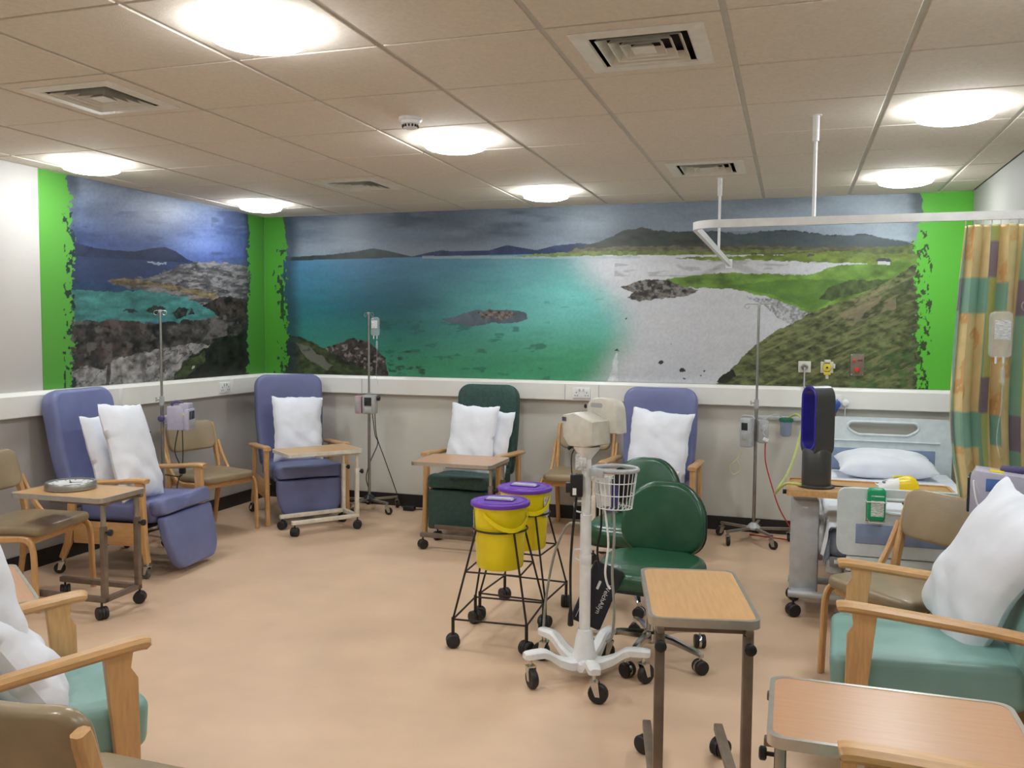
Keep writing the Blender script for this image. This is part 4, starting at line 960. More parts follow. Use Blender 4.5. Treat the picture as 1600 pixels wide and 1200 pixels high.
cable('looped pale tube hanging under the flat grey bedside pump', [(4.29, -0.38, 0.71), (4.26, -0.37, 0.63), (4.20, -0.36, 0.56), (4.22, -0.36, 0.50), (4.27, -0.36, 0.53), (4.25, -0.36, 0.60)], mat('pale_yellow_tube', S(214, 208, 150), 0.4), 0.003, 'drip_tube', 'tube')

# 4: by the curtain, behind the mint armchair
I4 = (5.585, -2.99, 0)
iv_stand('drip stand standing in front of the curtain behind the mint armchair', I4, R(42), 1.675, 5, STEEL, 0.20, 0.15, 1.05)
drip_bag('clear printed drip bag hanging in front of the leaf-patterned curtain', 5.415, -2.99, 1.65, R(5), 0.086, 0.185)
t = thing('infusion_pump', 'large lilac infusion pump with blue panel in front of the curtain', 'infusion pump', (5.40, -3.10, 0.925), R(-12))
obj('body', MB().prism([(-0.09, -0.09), (0.10, -0.09), (0.10, 0.075), (-0.075, 0.09), (-0.09, 0.06)], 0.15, None, 0.008), LILAC, t)
obj('front_panel', MB().box((-0.094, 0, -0.01), (0.012, 0.13, 0.14), 0.004), SCREEN, t)
obj('keypad', MB().box((-0.101, 0.0, -0.05), (0.004, 0.09, 0.04), 0.001), GREYP, t)
obj('blue_label', MB().box((0.0, -0.0765, 0.035), (0.07, 0.003, 0.05), 0.001), mat('blue_label_print', S(78, 112, 178), 0.4, var=0.1), t)
obj('yellow_sticker', MB().box((0.0, -0.02, 0.0835), (0.05, 0.06, 0.003), 0, Matrix.Rotation(0.085, 4, 'Y')), YEL, t)
obj('handle', MB().box((0.055, 0.03, 0.088), (0.09, 0.05, 0.025), 0.01), LILACD, t)
obj('clamp', MB().box((0.135, 0.06, 0.0), (0.09, 0.05, 0.06), 0.008), LILAC, t)
cable('white tube coiled at the front of the large lilac pump', [(5.325, -3.18, 0.93), (5.30, -3.20, 0.98), (5.31, -3.22, 0.90), (5.335, -3.24, 0.85), (5.31, -3.24, 0.82)], WHITEP, 0.003, 'drip_tube', 'tube')

# ================================================================== YELLOW BINS ON WIRE TROLLEYS
def bin_set(k, x, y, rz, lab_s, lab_b):
    t = thing('bin_trolley', lab_s, 'trolley', (x, y, 0), rz, 'wire bin trolleys')
    rr = 0.137; zr = 0.565; zb = 0.14; hb = 0.185
    cor = [(-hb, -hb), (hb, -hb), (hb, hb), (-hb, hb)]
    obj('hoop', MB().tube([(rr * math.cos(a), rr * math.sin(a), zr) for a in [2 * PI * i / 40 for i in range(40)]], 0.005, 8, True), WIRE, t)
    for i, (a, b) in enumerate(cor):
        q = math.atan2(b, a); top = (rr * math.cos(q), rr * math.sin(q), zr)
        obj('leg', MB().tube([top, (a, b, zb), (a, b, 0.075)], 0.0055, 8), WIRE, t)
        obj('leg_sleeve', MB().cyl((a, b, 0.07), (a, b, 0.15), 0.0085, None, 10), WIRE, t)
        a2, b2 = cor[(i + 1) % 4]; obj('base_bar', MB().cyl((a, b, zb), (a2, b2, zb), 0.005, None, 8), WIRE, t)
        f = 0.47; q2 = math.atan2(b2, a2); top2 = (rr * math.cos(q2), rr * math.sin(q2), zr)
        p = [top[j] * (1 - f) + (a, b, zb)[j] * f for j in range(3)]; p2 = [top2[j] * (1 - f) + (a2, b2, zb)[j] * f for j in range(3)]
        obj('shelf_bar', MB().cyl(p, p2, 0.0045, None, 8), WIRE, t)
        ball_caster(t, a, b, 0.034, 0.7 * i + 0.4, BLACK, BLACK, 0.085)
    n = thing('waste_bin', lab_b, 'waste bin', (x, y, 0.3685), rz, 'yellow clinical waste bins')
    obj('bucket', MB().lathe([(0.10, 0), (0.112, 0.003), (0.117, 0.01), (0.133, 0.30), (0.137, 0.31), (0.137, 0.318), (0.12, 0.318)], 48), YEL, n)
    lid = obj('lid', MB().lathe([(0.14, 0.312), (0.148, 0.314), (0.150, 0.322), (0.147, 0.332), (0.138, 0.336), (0.13, 0.330), (0.118, 0.330), (0.112, 0.336), (0.02, 0.338)], 48), PURP, n)
    obj('flap_recess', MB().box((0, 0.0, 0.3395), (0.15, 0.07, 0.006), 0.003), mat('purple_dark', S(70, 36, 118), 0.4), lid)
    obj('flap', MB().prism([(-0.068, 0), (0.068, 0), (0.06, 0.008), (-0.06, 0.008)], 0.045, Matrix.Translation((0.0, -0.014, 0.342))), mat('lid_flap_pale', S(214, 206, 226), 0.25), lid)
    P = [(0.136 * math.cos(a) * 1.02, 0.136 * math.sin(a) * 1.02 - 0.0, 0.285 - 0.075 * math.sin((a - R(-110)) / R(120) * PI)) for a in [R(-110 + 120 * i / 14) for i in range(15)]]
    P = [(p[0] * (1 + 0.08 * math.sin(i / 14 * PI)), p[1] * (1 + 0.08 * math.sin(i / 14 * PI)), p[2]) for i, p in enumerate(P)]
    mb = MB()
    for i in range(len(P)):
        d = Vector((P[i][0], P[i][1], 0)).normalized()
        for a_, b_ in ((-0.002, -0.011), (0.002, -0.011), (0.002, 0.011), (-0.002, 0.011)): mb.v.append((P[i][0] + d.x * a_, P[i][1] + d.y * a_, P[i][2] + b_))
    for i in range(len(P) - 1):
        for q in range(4):
            l = (q + 1) % 4; mb.f.append((i * 4 + q, i * 4 + l, i * 4 + 4 + l, i * 4 + 4 + q))
    mb.f += [(3, 2, 1, 0), tuple((len(P) - 1) * 4 + q for q in range(4))]
    obj('handle', mb, YEL, n)
    a = R(-5 if k else 195)
    arc = [(0.1345 * math.cos(a + q * 0.09), 0.1345 * math.sin(a + q * 0.09)) for q in range(-3, 4)]
    mb = MB(); 
    for x_, y_ in arc:
        for z_ in (0.18, 0.29): mb.v.append((x_ * 1.006 * (0.985 if z_ < 0.2 else 1.0), y_ * 1.006 * (0.985 if z_ < 0.2 else 1.0), z_))
    for q in range(6): mb.f.append((2 * q, 2 * q + 2, 2 * q + 3, 2 * q + 1))
    obj('printed_label', mb, mat('label_print', S(226, 226, 220), 0.5, var=0.35, scale=90, stretch=(1, 1, 3)), n)
bin_set(0, 3.245, -2.86, R(3), 'wire castor trolley carrying the bin that stands nearer the monitor trolley', 'yellow bin with purple lid, the one with its strap handle in full view')
bin_set(1, 3.245, -2.44, R(-3), 'wire castor trolley carrying the bin partly hidden behind the other', 'yellow bin with purple lid partly hidden behind the other bin')

# ================================================================== MONITOR TROLLEY
TX, TY = 3.765, -3.22
t = thing('monitor_trolley', 'white five-wheeled pole trolley carrying a monitor and wire basket', 'trolley', (TX, TY, 0))
obj('hub', MB().lathe([(0.06, 0.05), (0.066, 0.058), (0.062, 0.085), (0.046, 0.14), (0.036, 0.215), (0.032, 0.225)], 24), WHITEP, t)
for k in range(5):
    a = R(4 + 72 * k); c, s = math.cos(a), math.sin(a)
    mb = MB(); P = [(0.02, 0.075, 0.08, 0.05), (0.08, 0.078, 0.064, 0.045), (0.13, 0.098, 0.055, 0.042), (0.18, 0.133, 0.052, 0.038), (0.205, 0.142, 0.053, 0.034), (0.25, 0.143, 0.055, 0.032), (0.28, 0.142, 0.05, 0.03), (0.292, 0.141, 0.034, 0.026)]
    for r_, z_, w_, h_ in P:
        for d_, e_ in ((-0.5, -0.5), (0.5, -0.5), (0.5, 0.25), (0.3, 0.5), (-0.3, 0.5), (-0.5, 0.25)):
            mb.v.append((c * r_ - s * w_ * d_, s * r_ + c * w_ * d_, z_ + h_ * e_))
    for i in range(len(P) - 1):
        for q in range(6):
            l = (q + 1) % 6; mb.f.append((i * 6 + q, i * 6 + l, i * 6 + 6 + l, i * 6 + 6 + q))
    mb.f += [tuple(reversed(range(6))), tuple((len(P) - 1) * 6 + q for q in range(6))]
    obj('base_leg', mb, WHITEP, t)
    cf = caster(t, c * 0.262, s * 0.262, 0.043, CHROME, BLACK, a + (0.9, 2.4, 0.4, 1.6, 1.2)[k], 0.132, 0.03)
obj('pole', MB().cyl((0, 0, 0.19), (0, 0, 0.74), 0.025, None, 20).cyl((0, 0, 0.735), (0, 0, 1.02), 0.021, None, 20), WHITEP, t)
obj('pole_joint', MB().lathe([(0.0255, 0.52), (0.027, 0.523), (0.027, 0.56), (0.0255, 0.563)], 20), WHITEP, t)
obj('monitor_mount', MB().lathe([(0.02, 0.985), (0.03, 1.0), (0.055, 1.03), (0.06, 1.045)], 20), WHITEP, t)
for z_ in (0.80, 0.585): obj('cable_hook', MB().tube(spline([(-0.018, -0.012, z_), (-0.045, -0.016, z_ - 0.005), (-0.045, -0.016, z_ - 0.04), (-0.02, -0.012, z_ - 0.05)]), 0.004, 8), WHITEP, t)
obj('card_plate', MB().box((-0.02, -0.026, 0.975), (0.05, 0.004, 0.07), 0.002), mat('printed_card', S(206, 208, 206), 0.5, var=0.2, scale=80), t)
t = thing('vital_signs_monitor', 'putty-coloured vital signs monitor with carry handle on the pole trolley', 'monitor', (TX + 0.005, TY, 1.046), R(152))
# local x = across, y = front(-) / rear(+)
obj('body', MB().prism([(-0.115, 0.015), (-0.05, 0.0), (0.07, 0.0), (0.115, 0.04), (0.12, 0.135), (0.03, 0.15), (-0.118, 0.115)], 0.13, Matrix.Translation((0.0, 0.01, 0)), 0.012), BEIGEP, t)
obj('hump', MB().prism(spline2([(-0.14, 0.06), (-0.125, 0.17), (-0.08, 0.205), (0.0, 0.212), (0.075, 0.195), (0.10, 0.14), (0.10, 0.05)], 4), 0.075, Matrix.Translation((-0.035, -0.075, 0)), 0.01), BEIGEP, t)
obj('handle_slot', MB().prism(rrect(0.09, 0.02, 0.009, 4, 0.0, 0.178), 0.078, Matrix.Translation((-0.02, -0.075, 0))), GREYP, t)
obj('screen', MB().box((-0.04, -0.115, 0.11), (0.13, 0.004, 0.07), 0.001), SCREEN, t)
obj('asset_sticker', MB().box((0.075, 0.01, 0.1445), (0.075, 0.075, 0.003), 0, Matrix.Rotation(0.16, 4, 'Y')), mat('asset_sticker_print', S(150, 146, 128), 0.5, var=0.3, scale=120), t)
obj('badge', MB().box((0.10, 0.0765, 0.118), (0.03, 0.002, 0.018), 0), mat('grey_badge', S(96, 98, 118), 0.4, var=0.2), t)
obj('connector', MB().cyl((0.06, 0.04, 0.008), (0.085, 0.06, -0.014), 0.012, 0.009, 10), BLACKP, t)
obj('printer_button', MB().lathe([(0.01, 0), (0.009, 0.004), (0.002, 0.005)], 12, Matrix.Translation((0.065, -0.037, 0.17)) @ Matrix.Rotation(-PI / 2, 4, 'X')), BLACKP, t)
for c_ in kids(t): c_.data.transform(Matrix.Scale(0.74, 4, (1, 0, 0)))
# basket
BX, BY, BZ = TX + 0.122, TY + 0.03, 0.775
t = thing('wire_basket', 'white wire basket with thick rim fixed to the monitor trolley pole', 'basket', (BX, BY, BZ))
ell = lambda a, rx, ry, z: (rx * math.cos(a), ry * math.sin(a), z)
A = [2 * PI * i / 40 for i in range(40)]
obj('rim', MB().tube([ell(a, 0.098, 0.082, 0.17) for a in A], 0.011, 10, True), LGREY, t)
for z_, k_ in ((0.115, 0.93), (0.06, 0.86), (0.0, 0.78)): obj('wire_ring', MB().tube([ell(a, 0.098 * k_, 0.082 * k_, z_) for a in A], 0.0025, 6, True), WHITEP, t)
for i in range(26):
    a = 2 * PI * i / 26; obj('wire', MB().cyl(ell(a, 0.098, 0.082, 0.17), ell(a, 0.0764, 0.064, 0.0), 0.002, None, 6), WHITEP, t)
for i in range(-3, 4): obj('wire', MB().cyl((i * 0.02, -0.064 * math.sqrt(1 - (i * 0.02 / 0.0764) ** 2), 0), (i * 0.02, 0.064 * math.sqrt(1 - (i * 0.02 / 0.0764) ** 2), 0), 0.002, None, 6), WHITEP, t)
obj('name_plate', MB().box((-0.068, -0.078, 0.16), (0.085, 0.006, 0.035), 0.004, Matrix.Rotation(-0.55, 4, 'Z')), LGREY, t)
obj('bracket', MB().box((-0.098, -0.02, 0.155), (0.03, 0.03, 0.03), 0.004), WHITEP, t)
tag(obj('spare_cuff', MB().puff(rrect(0.09, 0.15, 0.02, 5), 0.03, 0.012, 0.006, None, Matrix.Translation((BX + 0.03, BY + 0.01, BZ + 0.098)) @ Matrix.Rotation(0.25, 4, 'Y')), BLACKP), 'folded black cuff standing in the wire basket', 'cuff')
tag(obj('paper_sleeve', MB().box((BX - 0.03, BY - 0.02, BZ + 0.072), (0.055, 0.012, 0.13), 0.003, Matrix.Rotation(-0.2, 4, 'Y')), WHITEP), 'white paper packet in the wire basket', 'packet')
tag(obj('blue_packet', MB().box((BX + 0.008, BY - 0.043, BZ + 0.06), (0.03, 0.008, 0.1), 0.002), mat('navy_packet', S(60, 62, 120), 0.4)), 'small navy packet in the wire basket', 'packet')
# power brick, cuff, cables
t = thing('power_brick', 'black power adaptor strapped to the monitor trolley pole', 'power adaptor', (TX - 0.034, TY - 0.042, 0.875), R(10))
obj('case', MB().box((0, 0, 0.0), (0.055, 0.036, 0.10), 0.006), BLACKP, t)
obj('side_block', MB().box((-0.012, 0.0, -0.01), (0.07, 0.03, 0.045), 0.004), BLACKP, t)
obj('rating_label', MB().box((-0.008, -0.019, -0.025), (0.016, 0.002, 0.03), 0), WHITEP, t)
cable('black mains lead hanging from the power adaptor to an open socket end', [(TX - 0.034, TY - 0.042, 0.825), (TX - 0.05, TY - 0.04, 0.66), (TX - 0.058, TY - 0.04, 0.5), (TX - 0.055, TY - 0.04, 0.33)], BLACKP, 0.006)
tag(obj('lead_connector', MB().lathe([(0.006, 0.33), (0.009, 0.31), (0.012, 0.295), (0.014, 0.25), (0.010, 0.245)], 10, Matrix.Translation((TX - 0.055, TY - 0.04, 0))), BLACKP), 'black connector at the end of the hanging mains lead', 'connector')
cable('thin black lead arching over the power adaptor behind the pole', [(TX - 0.034, TY - 0.042, 0.925), (TX - 0.06, TY - 0.02, 0.92), (TX - 0.07, TY + 0.01, 1.0), (TX - 0.05, TY + 0.04, 1.04)], BLACKP, 0.003)
GREYC = mat('grey_hose', S(150, 150, 140), 0.5)
cable('grey hose drooping from the monitor trolley pole down to a plug on the floor', [(TX - 0.03, TY + 0.03, 0.69), (TX - 0.10, TY + 0.06, 0.67), (TX - 0.17, TY + 0.10, 0.52), (TX - 0.22, TY + 0.14, 0.28), (TX - 0.24, TY + 0.18, 0.06), (TX - 0.22, TY + 0.20, 0.03)], GREYC, 0.006, 'hose', 'hose')
tag(obj('floor_plug', MB().box((TX - 0.245, TY + 0.215, 0.024), (0.05, 0.06, 0.044), 0.01, Matrix.Rotation(0.4, 4, 'Z')), BLACKP), 'black plug lying on the floor by the bin trolleys', 'plug')
cable('grey blood-pressure hose hanging in front of the office chair', [(BX + 0.0, BY - 0.02, 0.76), (BX + 0.01, BY - 0.05, 0.66), (BX + 0.005, BY - 0.06, 0.5), (BX + 0.015, BY - 0.055, 0.33), (BX + 0.0, BY - 0.02, 0.20), (BX - 0.03, BY + 0.02, 0.16)], GREYC, 0.006, 'hose', 'hose')
cable('white sensor lead hanging below the wire basket', [(BX - 0.04, BY - 0.02, 0.77), (BX - 0.02, BY - 0.03, 0.62), (BX - 0.03, BY - 0.04, 0.5), (BX - 0.02, BY - 0.04, 0.44), (BX - 0.005, BY - 0.045, 0.42)], WHITEP, 0.005, 'sensor_lead', 'cable')
cable('black sensor lead hanging below the wire basket', [(BX - 0.06, BY, 0.77), (BX - 0.06, BY + 0.0, 0.68), (BX - 0.075, BY + 0.0, 0.58), (BX - 0.065, BY, 0.5)], BLACKP, 0.005, 'sensor_lead', 'cable')
cuffM = Matrix.Translation((TX + 0.0, TY + 0.045, 0.385)) @ Matrix.Rotation(R(20), 4, 'Z') @ Matrix.Rotation(R(24), 4, 'Y') @ Matrix.Rotation(R(-6), 4, 'X')
t = thing('pressure_cuff', 'black blood-pressure cuff with white lettering hanging by the pole', 'cuff')
t.matrix_world = cuffM
CUFF = mat('navy_black_nylon', S(30, 32, 40), 0.55, var=0.08)
obj('cuff_body', MB().puff(rrect(0.145, 0.285, 0.012, 4, 0.05, 0), 0.022, 0.008, 0.003), CUFF, t)
WT = mat('white_print', S(220, 220, 220), 0.5)
TM = lambda x, z, a: Matrix.Translation((x, -0.0165, z)) @ Matrix.Rotation(a, 4, 'Y') @ Matrix.Rotation(PI / 2, 4, 'X')
text_part('lettering', 'WelchAllyn', 0.030, WT, t, TM(0.078, -0.005, R(-90 + 180)))
obj('size_panel', MB().puff(rrect(0.012, 0.04, 0.004, 3, 0.034, 0.045), 0.002, 0.0005, 0, None, Matrix.Translation((0, -0.0165, 0))), WT, t)
obj('index_line', MB().box((-0.005, -0.0155, -0.06), (0.002, 0.001, 0.13), 0), WT, t)

# ================================================================== CLINIC (OFFICE) CHAIRS
def office_chair(label, loc, rz, base=0.0, zs=0.455, ztop=0.80):
    t = thing('swivel_chair', label, 'office chair', loc, rz, 'bottle green swivel chairs')
    obj('hub', MB().lathe([(0.032, 0.07), (0.04, 0.08), (0.04, 0.12), (0.028, 0.13)], 18), CHROME, t)
    for k in range(5):
        a = base + 2 * PI * k / 5; c, s = math.cos(a), math.sin(a); mb = MB()
        P = [(0.02, 0.11, 0.04, 0.036), (0.14, 0.112, 0.034, 0.026), (0.25, 0.096, 0.03, 0.02), (0.285, 0.09, 0.028, 0.018), (0.298, 0.084, 0.024, 0.018)]
        for r_, z_, w_, h_ in P:
            for d_, e_ in ((-0.5, -0.5), (0.5, -0.5), (0.5, 0.2), (0.28, 0.5), (-0.28, 0.5), (-0.5, 0.2)): mb.v.append((c * r_ - s * w_ * d_, s * r_ + c * w_ * d_, z_ + h_ * e_))
        for i in range(len(P) - 1):
            for q in range(6):
                l = (q + 1) % 6; mb.f.append((i * 6 + q, i * 6 + l, i * 6 + 6 + l, i * 6 + 6 + q))
        mb.f += [tuple(reversed(range(6))), tuple((len(P) - 1) * 6 + q for q in range(6))]
        obj('base_leg', mb, CHROME, t); ball_caster(t, c * 0.288, s * 0.288, 0.033, a + 1.1, CHROME, BLACK, 0.08)
    obj('gas_lift', MB().cyl((0, 0, 0.12), (0, 0, 0.24), 0.025).cyl((0, 0, 0.23), (0, 0, zs - 0.07), 0.015), CHROME, t)
    obj('seat_plate', MB().box((0, 0, zs - 0.10), (0.20, 0.24, 0.03), 0.006), BLACKP, t)
    obj('lever', MB().cyl((0.08, 0.02, zs - 0.07), (0.24, 0.03, zs - 0.075), 0.006).cyl((0.2, 0.028, zs - 0.074), (0.25, 0.03, zs - 0.075), 0.011), BLACKP, t)
    def sf(x, y, z): return (x, y, z)
    out = [(x * (1 + 0.05 * (z > 0)), z) for x, z in rrect(0.47, 0.48, (0.13, 0.13, 0.16, 0.16), 8)]
    obj('seat', MB().puff(out, 0.10, 0.045, 0.012, lambda x, y, z: (x, y + 0.05 * (max(0, -z - 0.12) / 0.11) ** 2 * 0.5 * 0.6, z), Matrix.Translation((0, -0.02, zs - 0.02)) @ Matrix.Rotation(-PI / 2, 4, 'X')), OGREEN, t)
    obj('seat_shell', MB().puff([(x * 0.96, z * 0.96) for x, z in out], 0.05, 0.02, 0.004, None, Matrix.Translation((0, -0.02, zs - 0.062)) @ Matrix.Rotation(-PI / 2, 4, 'X')), OSHELL, t)
    hb = ztop - zs + 0.01; zc = zs + hb / 2 + 0.005
    oB = [(x * (1 - 0.10 * max(0, (z - zc) / (hb / 2))), z) for x, z in rrect(0.42, hb, (0.11, 0.11, 0.17, 0.17), 8, 0, zc)]
    bf = lambda x, y, z: tilt_fn((0.2, zs), -0.16)(x, y + 0.225 - 0.045 * (abs(x) / 0.21) ** 2, z)
    obj('backrest', MB().puff(oB, 0.055, 0.026, 0.010, bf), OGREEN, t)
    oS = [(x * 1.02, zc + (z - zc) * 1.02) for x, z in oB]
    obj('back_shell', MB().puff(oS, 0.024, 0.011, 0.004, lambda x, y, z: bf(x, y + 0.032, z)), OSHELL, t)
    obj('back_stem', MB().tube(spline([(0, 0.08, zs - 0.075), (0, 0.24, zs - 0.07), (0, 0.295, zs + 0.0), (0, 0.32, zs + 0.12)]), 0.017, 10), BLACKP, t)
    return t
office_chair('bottle green swivel chair in front, next to the wood-topped table with tall legs', (4.005, -2.86, 0), R(-6), R(-24), 0.445, 0.79)
office_chair('bottle green swivel chair tucked behind the other swivel chair', (3.775, -2.06, 0), R(-8), R(8), 0.445, 0.79)
# ================================================================== BED
def loop_by_angle(poly, c, n=160):
    """resample a closed outline by direction from c"""
    out = []
    for k in range(n):
        a = 2 * PI * (k + 0.5) / n; d = (math.cos(a), math.sin(a)); best = None
        for i in range(len(poly)):
            x0, z0 = poly[i][0] - c[0], poly[i][1] - c[1]; x1, z1 = poly[(i + 1) % len(poly)][0] - c[0], poly[(i + 1) % len(poly)][1] - c[1]
            den = d[0] * (z1 - z0) - d[1] * (x1 - x0)
            if abs(den) < 1e-12: continue
            t_ = (x0 * (z1 - z0) - z0 * (x1 - x0)) / den; u_ = (x0 * d[1] - z0 * d[0]) / den
            if t_ > 0 and -1e-6 <= u_ <= 1 + 1e-6 and (best is None or t_ > best): best = t_
        out.append((c[0] + d[0] * best, c[1] + d[1] * best))
    return out
BX0, BX1, BYH, BYF = 4.795, 5.715, -0.125, -2.235
bed = thing('hospital_bed', 'hospital bed with ivory panels and white linen against the seascape wall', 'bed', ((BX0 + BX1) / 2, -1.18, 0))
bx = (BX0 + BX1) / 2; L0 = lambda x, y, z: (x - bx, y + 1.18, z)
hw = (BX1 - BX0) / 2
def board(name, z0, z1, y, slot_z0, slot_z1, sw, w):
    outer = rrect(w, z1 - z0, (0.05, 0.05, 0.045, 0.045), 6, 0, (z0 + z1) / 2)
    zc = (slot_z0 + slot_z1) / 2; h_ = slot_z1 - slot_z0
    inner = [(x * (1 if z > zc else 0.78 + 0.22 * max(0, 1 - (zc - z) / (h_ / 2))), z) for x, z in rrect(sw, h_, h_ * 0.42, 8, 0, zc)]
    c = (0, zc)
    o_ = loop_by_angle(outer, c); i_ = loop_by_angle(inner, c)
    b = obj(name, MB().bridge(o_, i_, 0.035, Matrix.Translation(L0(bx, y, 0))), BEDP, bed, True, 35)
    obj('slot_rim', MB().tube([(p[0], y + 1.18 - 0.014, p[1]) for p in i_], 0.010, 8, True), BEDP, b)
    return b
hbd = board('headboard', 0.36, 0.935, BYH, 0.81, 0.905, 0.48, 2 * hw)
obj('moulding', MB().box(L0(bx, BYH - 0.02, 0.765), (2 * hw - 0.16, 0.012, 0.012), 0.004), BEDP, hbd)
obj('colour_panel', MB().box(L0(bx, BYH - 0.019, 0.63), (2 * hw - 0.22, 0.006, 0.16), 0.002), BEDB, hbd)
FW = 0.40
fbd = board('footboard', 0.42, 0.765, BYF, 0.645, 0.715, 0.44, 2 * FW)
obj('colour_panel', MB().box(L0(bx, BYF - 0.019, 0.535), (0.62, 0.006, 0.10), 0.002), BEDB, fbd)
obj('control_panel', MB().box(L0(bx + 0.08, BYF - 0.022, 0.705), (0.24, 0.03, 0.10), 0.008), GREYP, fbd)
for k in range(7): obj('control_button', MB().box(L0(bx + 0.0 + 0.027 * k, BYF - 0.039, 0.73), (0.016, 0.004, 0.014), 0.001), LGREY, fbd)
for k in range(3):
    obj('foot_cover', MB().box(L0(bx + 0.02, BYF + 0.0, 0.375 - 0.085 * k), (2 * FW - 0.06, 0.03, 0.078), 0.006), BEDP, bed)
obj('mattress', MB().puff(rrect(0.86, 2.02, 0.06, 5), 0.15, 0.045, 0.006, None, Matrix.Translation((0, 0.0, 0.455)) @ Matrix.Rotation(-PI / 2, 4, 'X')), mat('blue_grey_mattress', S(150, 160, 176), 0.6), bed)
# sheet draped over the mattress with a rumpled near side
def sheet():
    n, k = 60, 110; A, B = np.meshgrid(np.linspace(-1, 1, n), np.linspace(-1, 1, k))
    ov = np.clip(np.abs(A) - 0.78, 0, 1) / 0.22
    x = np.sign(A) * np.minimum(np.abs(A) / 0.78, 1) * 0.435 + np.sign(A) * ov * 0.012
    z = 0.542 - ov * 0.20 + 0.010 * fbm(A * 5 + 3, B * 9, 4) + 0.01 * np.sin(B * 23 + 3 * fbm(A * 2, B * 3)) * ov
    x = x + 0.02 * np.sin(B * 31 + 5 * fbm(A * 3, B * 4)) * ov * np.sign(A)
    y = B * 1.02
    v = [tuple(p) for p in np.stack([x, y, z], -1).reshape(-1, 3)]; v += [(p[0] * 0.985, p[1], p[2] - 0.006) for p in v]; N = n * k; f = []
    for j in range(k - 1):
        for i in range(n - 1):
            a = j * n + i; f.append((a, a + 1, a + n + 1, a + n)); f.append((N + a, N + a + n, N + a + n + 1, N + a + 1))
    return MB().add(v, f)
obj('bed_sheet', sheet(), SHEET, bed, True, 80)
obj('bed_frame', MB().box((0, 0, 0.355), (0.84, 2.06, 0.045), 0.006), GREYP, bed)
obj('undercarriage', MB().box((0, 0.1, 0.20), (0.5, 1.5, 0.06), 0.01), GREYP, bed)
for s in (-1, 1):
    obj('lift_strut', MB().cyl((0.3, s * 0.5, 0.2), (0.3, s * 0.75, 0.34), 0.02).cyl((-0.3, s * 0.5, 0.2), (-0.3, s * 0.75, 0.34), 0.02), LGREY, bed)
    sr = obj('side_rail', MB().tube(spline([(s * 0.462, -0.70, 0.30), (s * 0.462, -0.76, 0.40), (s * 0.462, -0.68, 0.50), (s * 0.462, 0.1, 0.51), (s * 0.462, 0.3, 0.44), (s * 0.462, 0.24, 0.30), (s * 0.462, 0.0, 0.285), (s * 0.462, -0.70, 0.30)]), 0.014, 10), LGREY, bed)
    for y_ in (-0.5, -0.25, 0.0): obj('rail_bar', MB().cyl((s * 0.462, y_, 0.292), (s * 0.462, y_ + 0.05, 0.505), 0.010, None, 10), LGREY, sr)
    obj('corner_bumper', MB().lathe([(0.035, 0.30), (0.045, 0.31), (0.045, 0.36), (0.035, 0.37)], 18, Matrix.Translation((s * 0.40, -1.0, 0))), GREYP, bed)
    for y_ in (-0.70, 0.85): caster(bed, s * 0.32, y_, 0.06, GREYP, BLACK, 0.7, 0.2, 0.03)
obj('rating_plate', MB().box((-0.385, -1.06, 0.375), (0.09, 0.012, 0.05), 0.003), mat('bed_plate_grey', S(120, 120, 122), 0.45), bed)
obj('plate_text', MB().box((-0.378, -1.068, 0.378), (0.06, 0.003, 0.022), 0), mat('plate_print', S(224, 222, 216), 0.5, var=0.3, scale=140, stretch=(0.5, 1, 4)), bed)
pillow('long white pillow lying at the head of the bed', Matrix.Translation((5.25, -0.40, 0.632)) @ Matrix.Rotation(R(4), 4, 'Z') @ Matrix.Rotation(R(-82), 4, 'X'), 0.64, 0.36, 0.19, 0.1, 0, 11, 1.6)

# sanitiser bottle in a wire holder on the footboard
GRNP = mat_glass('green_gel_plastic', S(30, 168, 112), 0.25, 0.92)
g = thing('hand_gel_bottle', 'green hand gel bottle in a wire holder on the bed footboard', 'bottle', (5.035, BYF - 0.05, 0.605))
obj('bottle_body', MB().puff(rrect(0.085, 0.165, 0.018, 5, 0, 0.09), 0.042, 0.012, 0.004), GRNP, g)
obj('label', MB().box((0.004, -0.0262, 0.085), (0.06, 0.002, 0.105), 0), mat('gel_label', S(208, 226, 212), 0.5, var=0.2, scale=90, stretch=(1, 1, 3)), g)
obj('label_band', MB().box((0.004, -0.0275, 0.122), (0.06, 0.001, 0.02), 0), GRNP, g)
obj('holder_wire', MB().tube([(-0.046, 0.03, 0.105), (-0.046, -0.03, 0.105), (0.046, -0.03, 0.105), (0.046, 0.03, 0.105)], 0.003, 8), WHITEP, g)
obj('holder_base', MB().tube([(-0.046, 0.03, 0.105), (-0.046, 0.03, 0.0), (0.046, 0.03, 0.0), (0.046, 0.03, 0.105)], 0.003, 8).tube([(-0.03, 0.03, 0.0), (-0.03, -0.02, 0.0), (0.03, -0.02, 0.0), (0.03, 0.03, 0.0)], 0.003, 8), WHITEP, g)

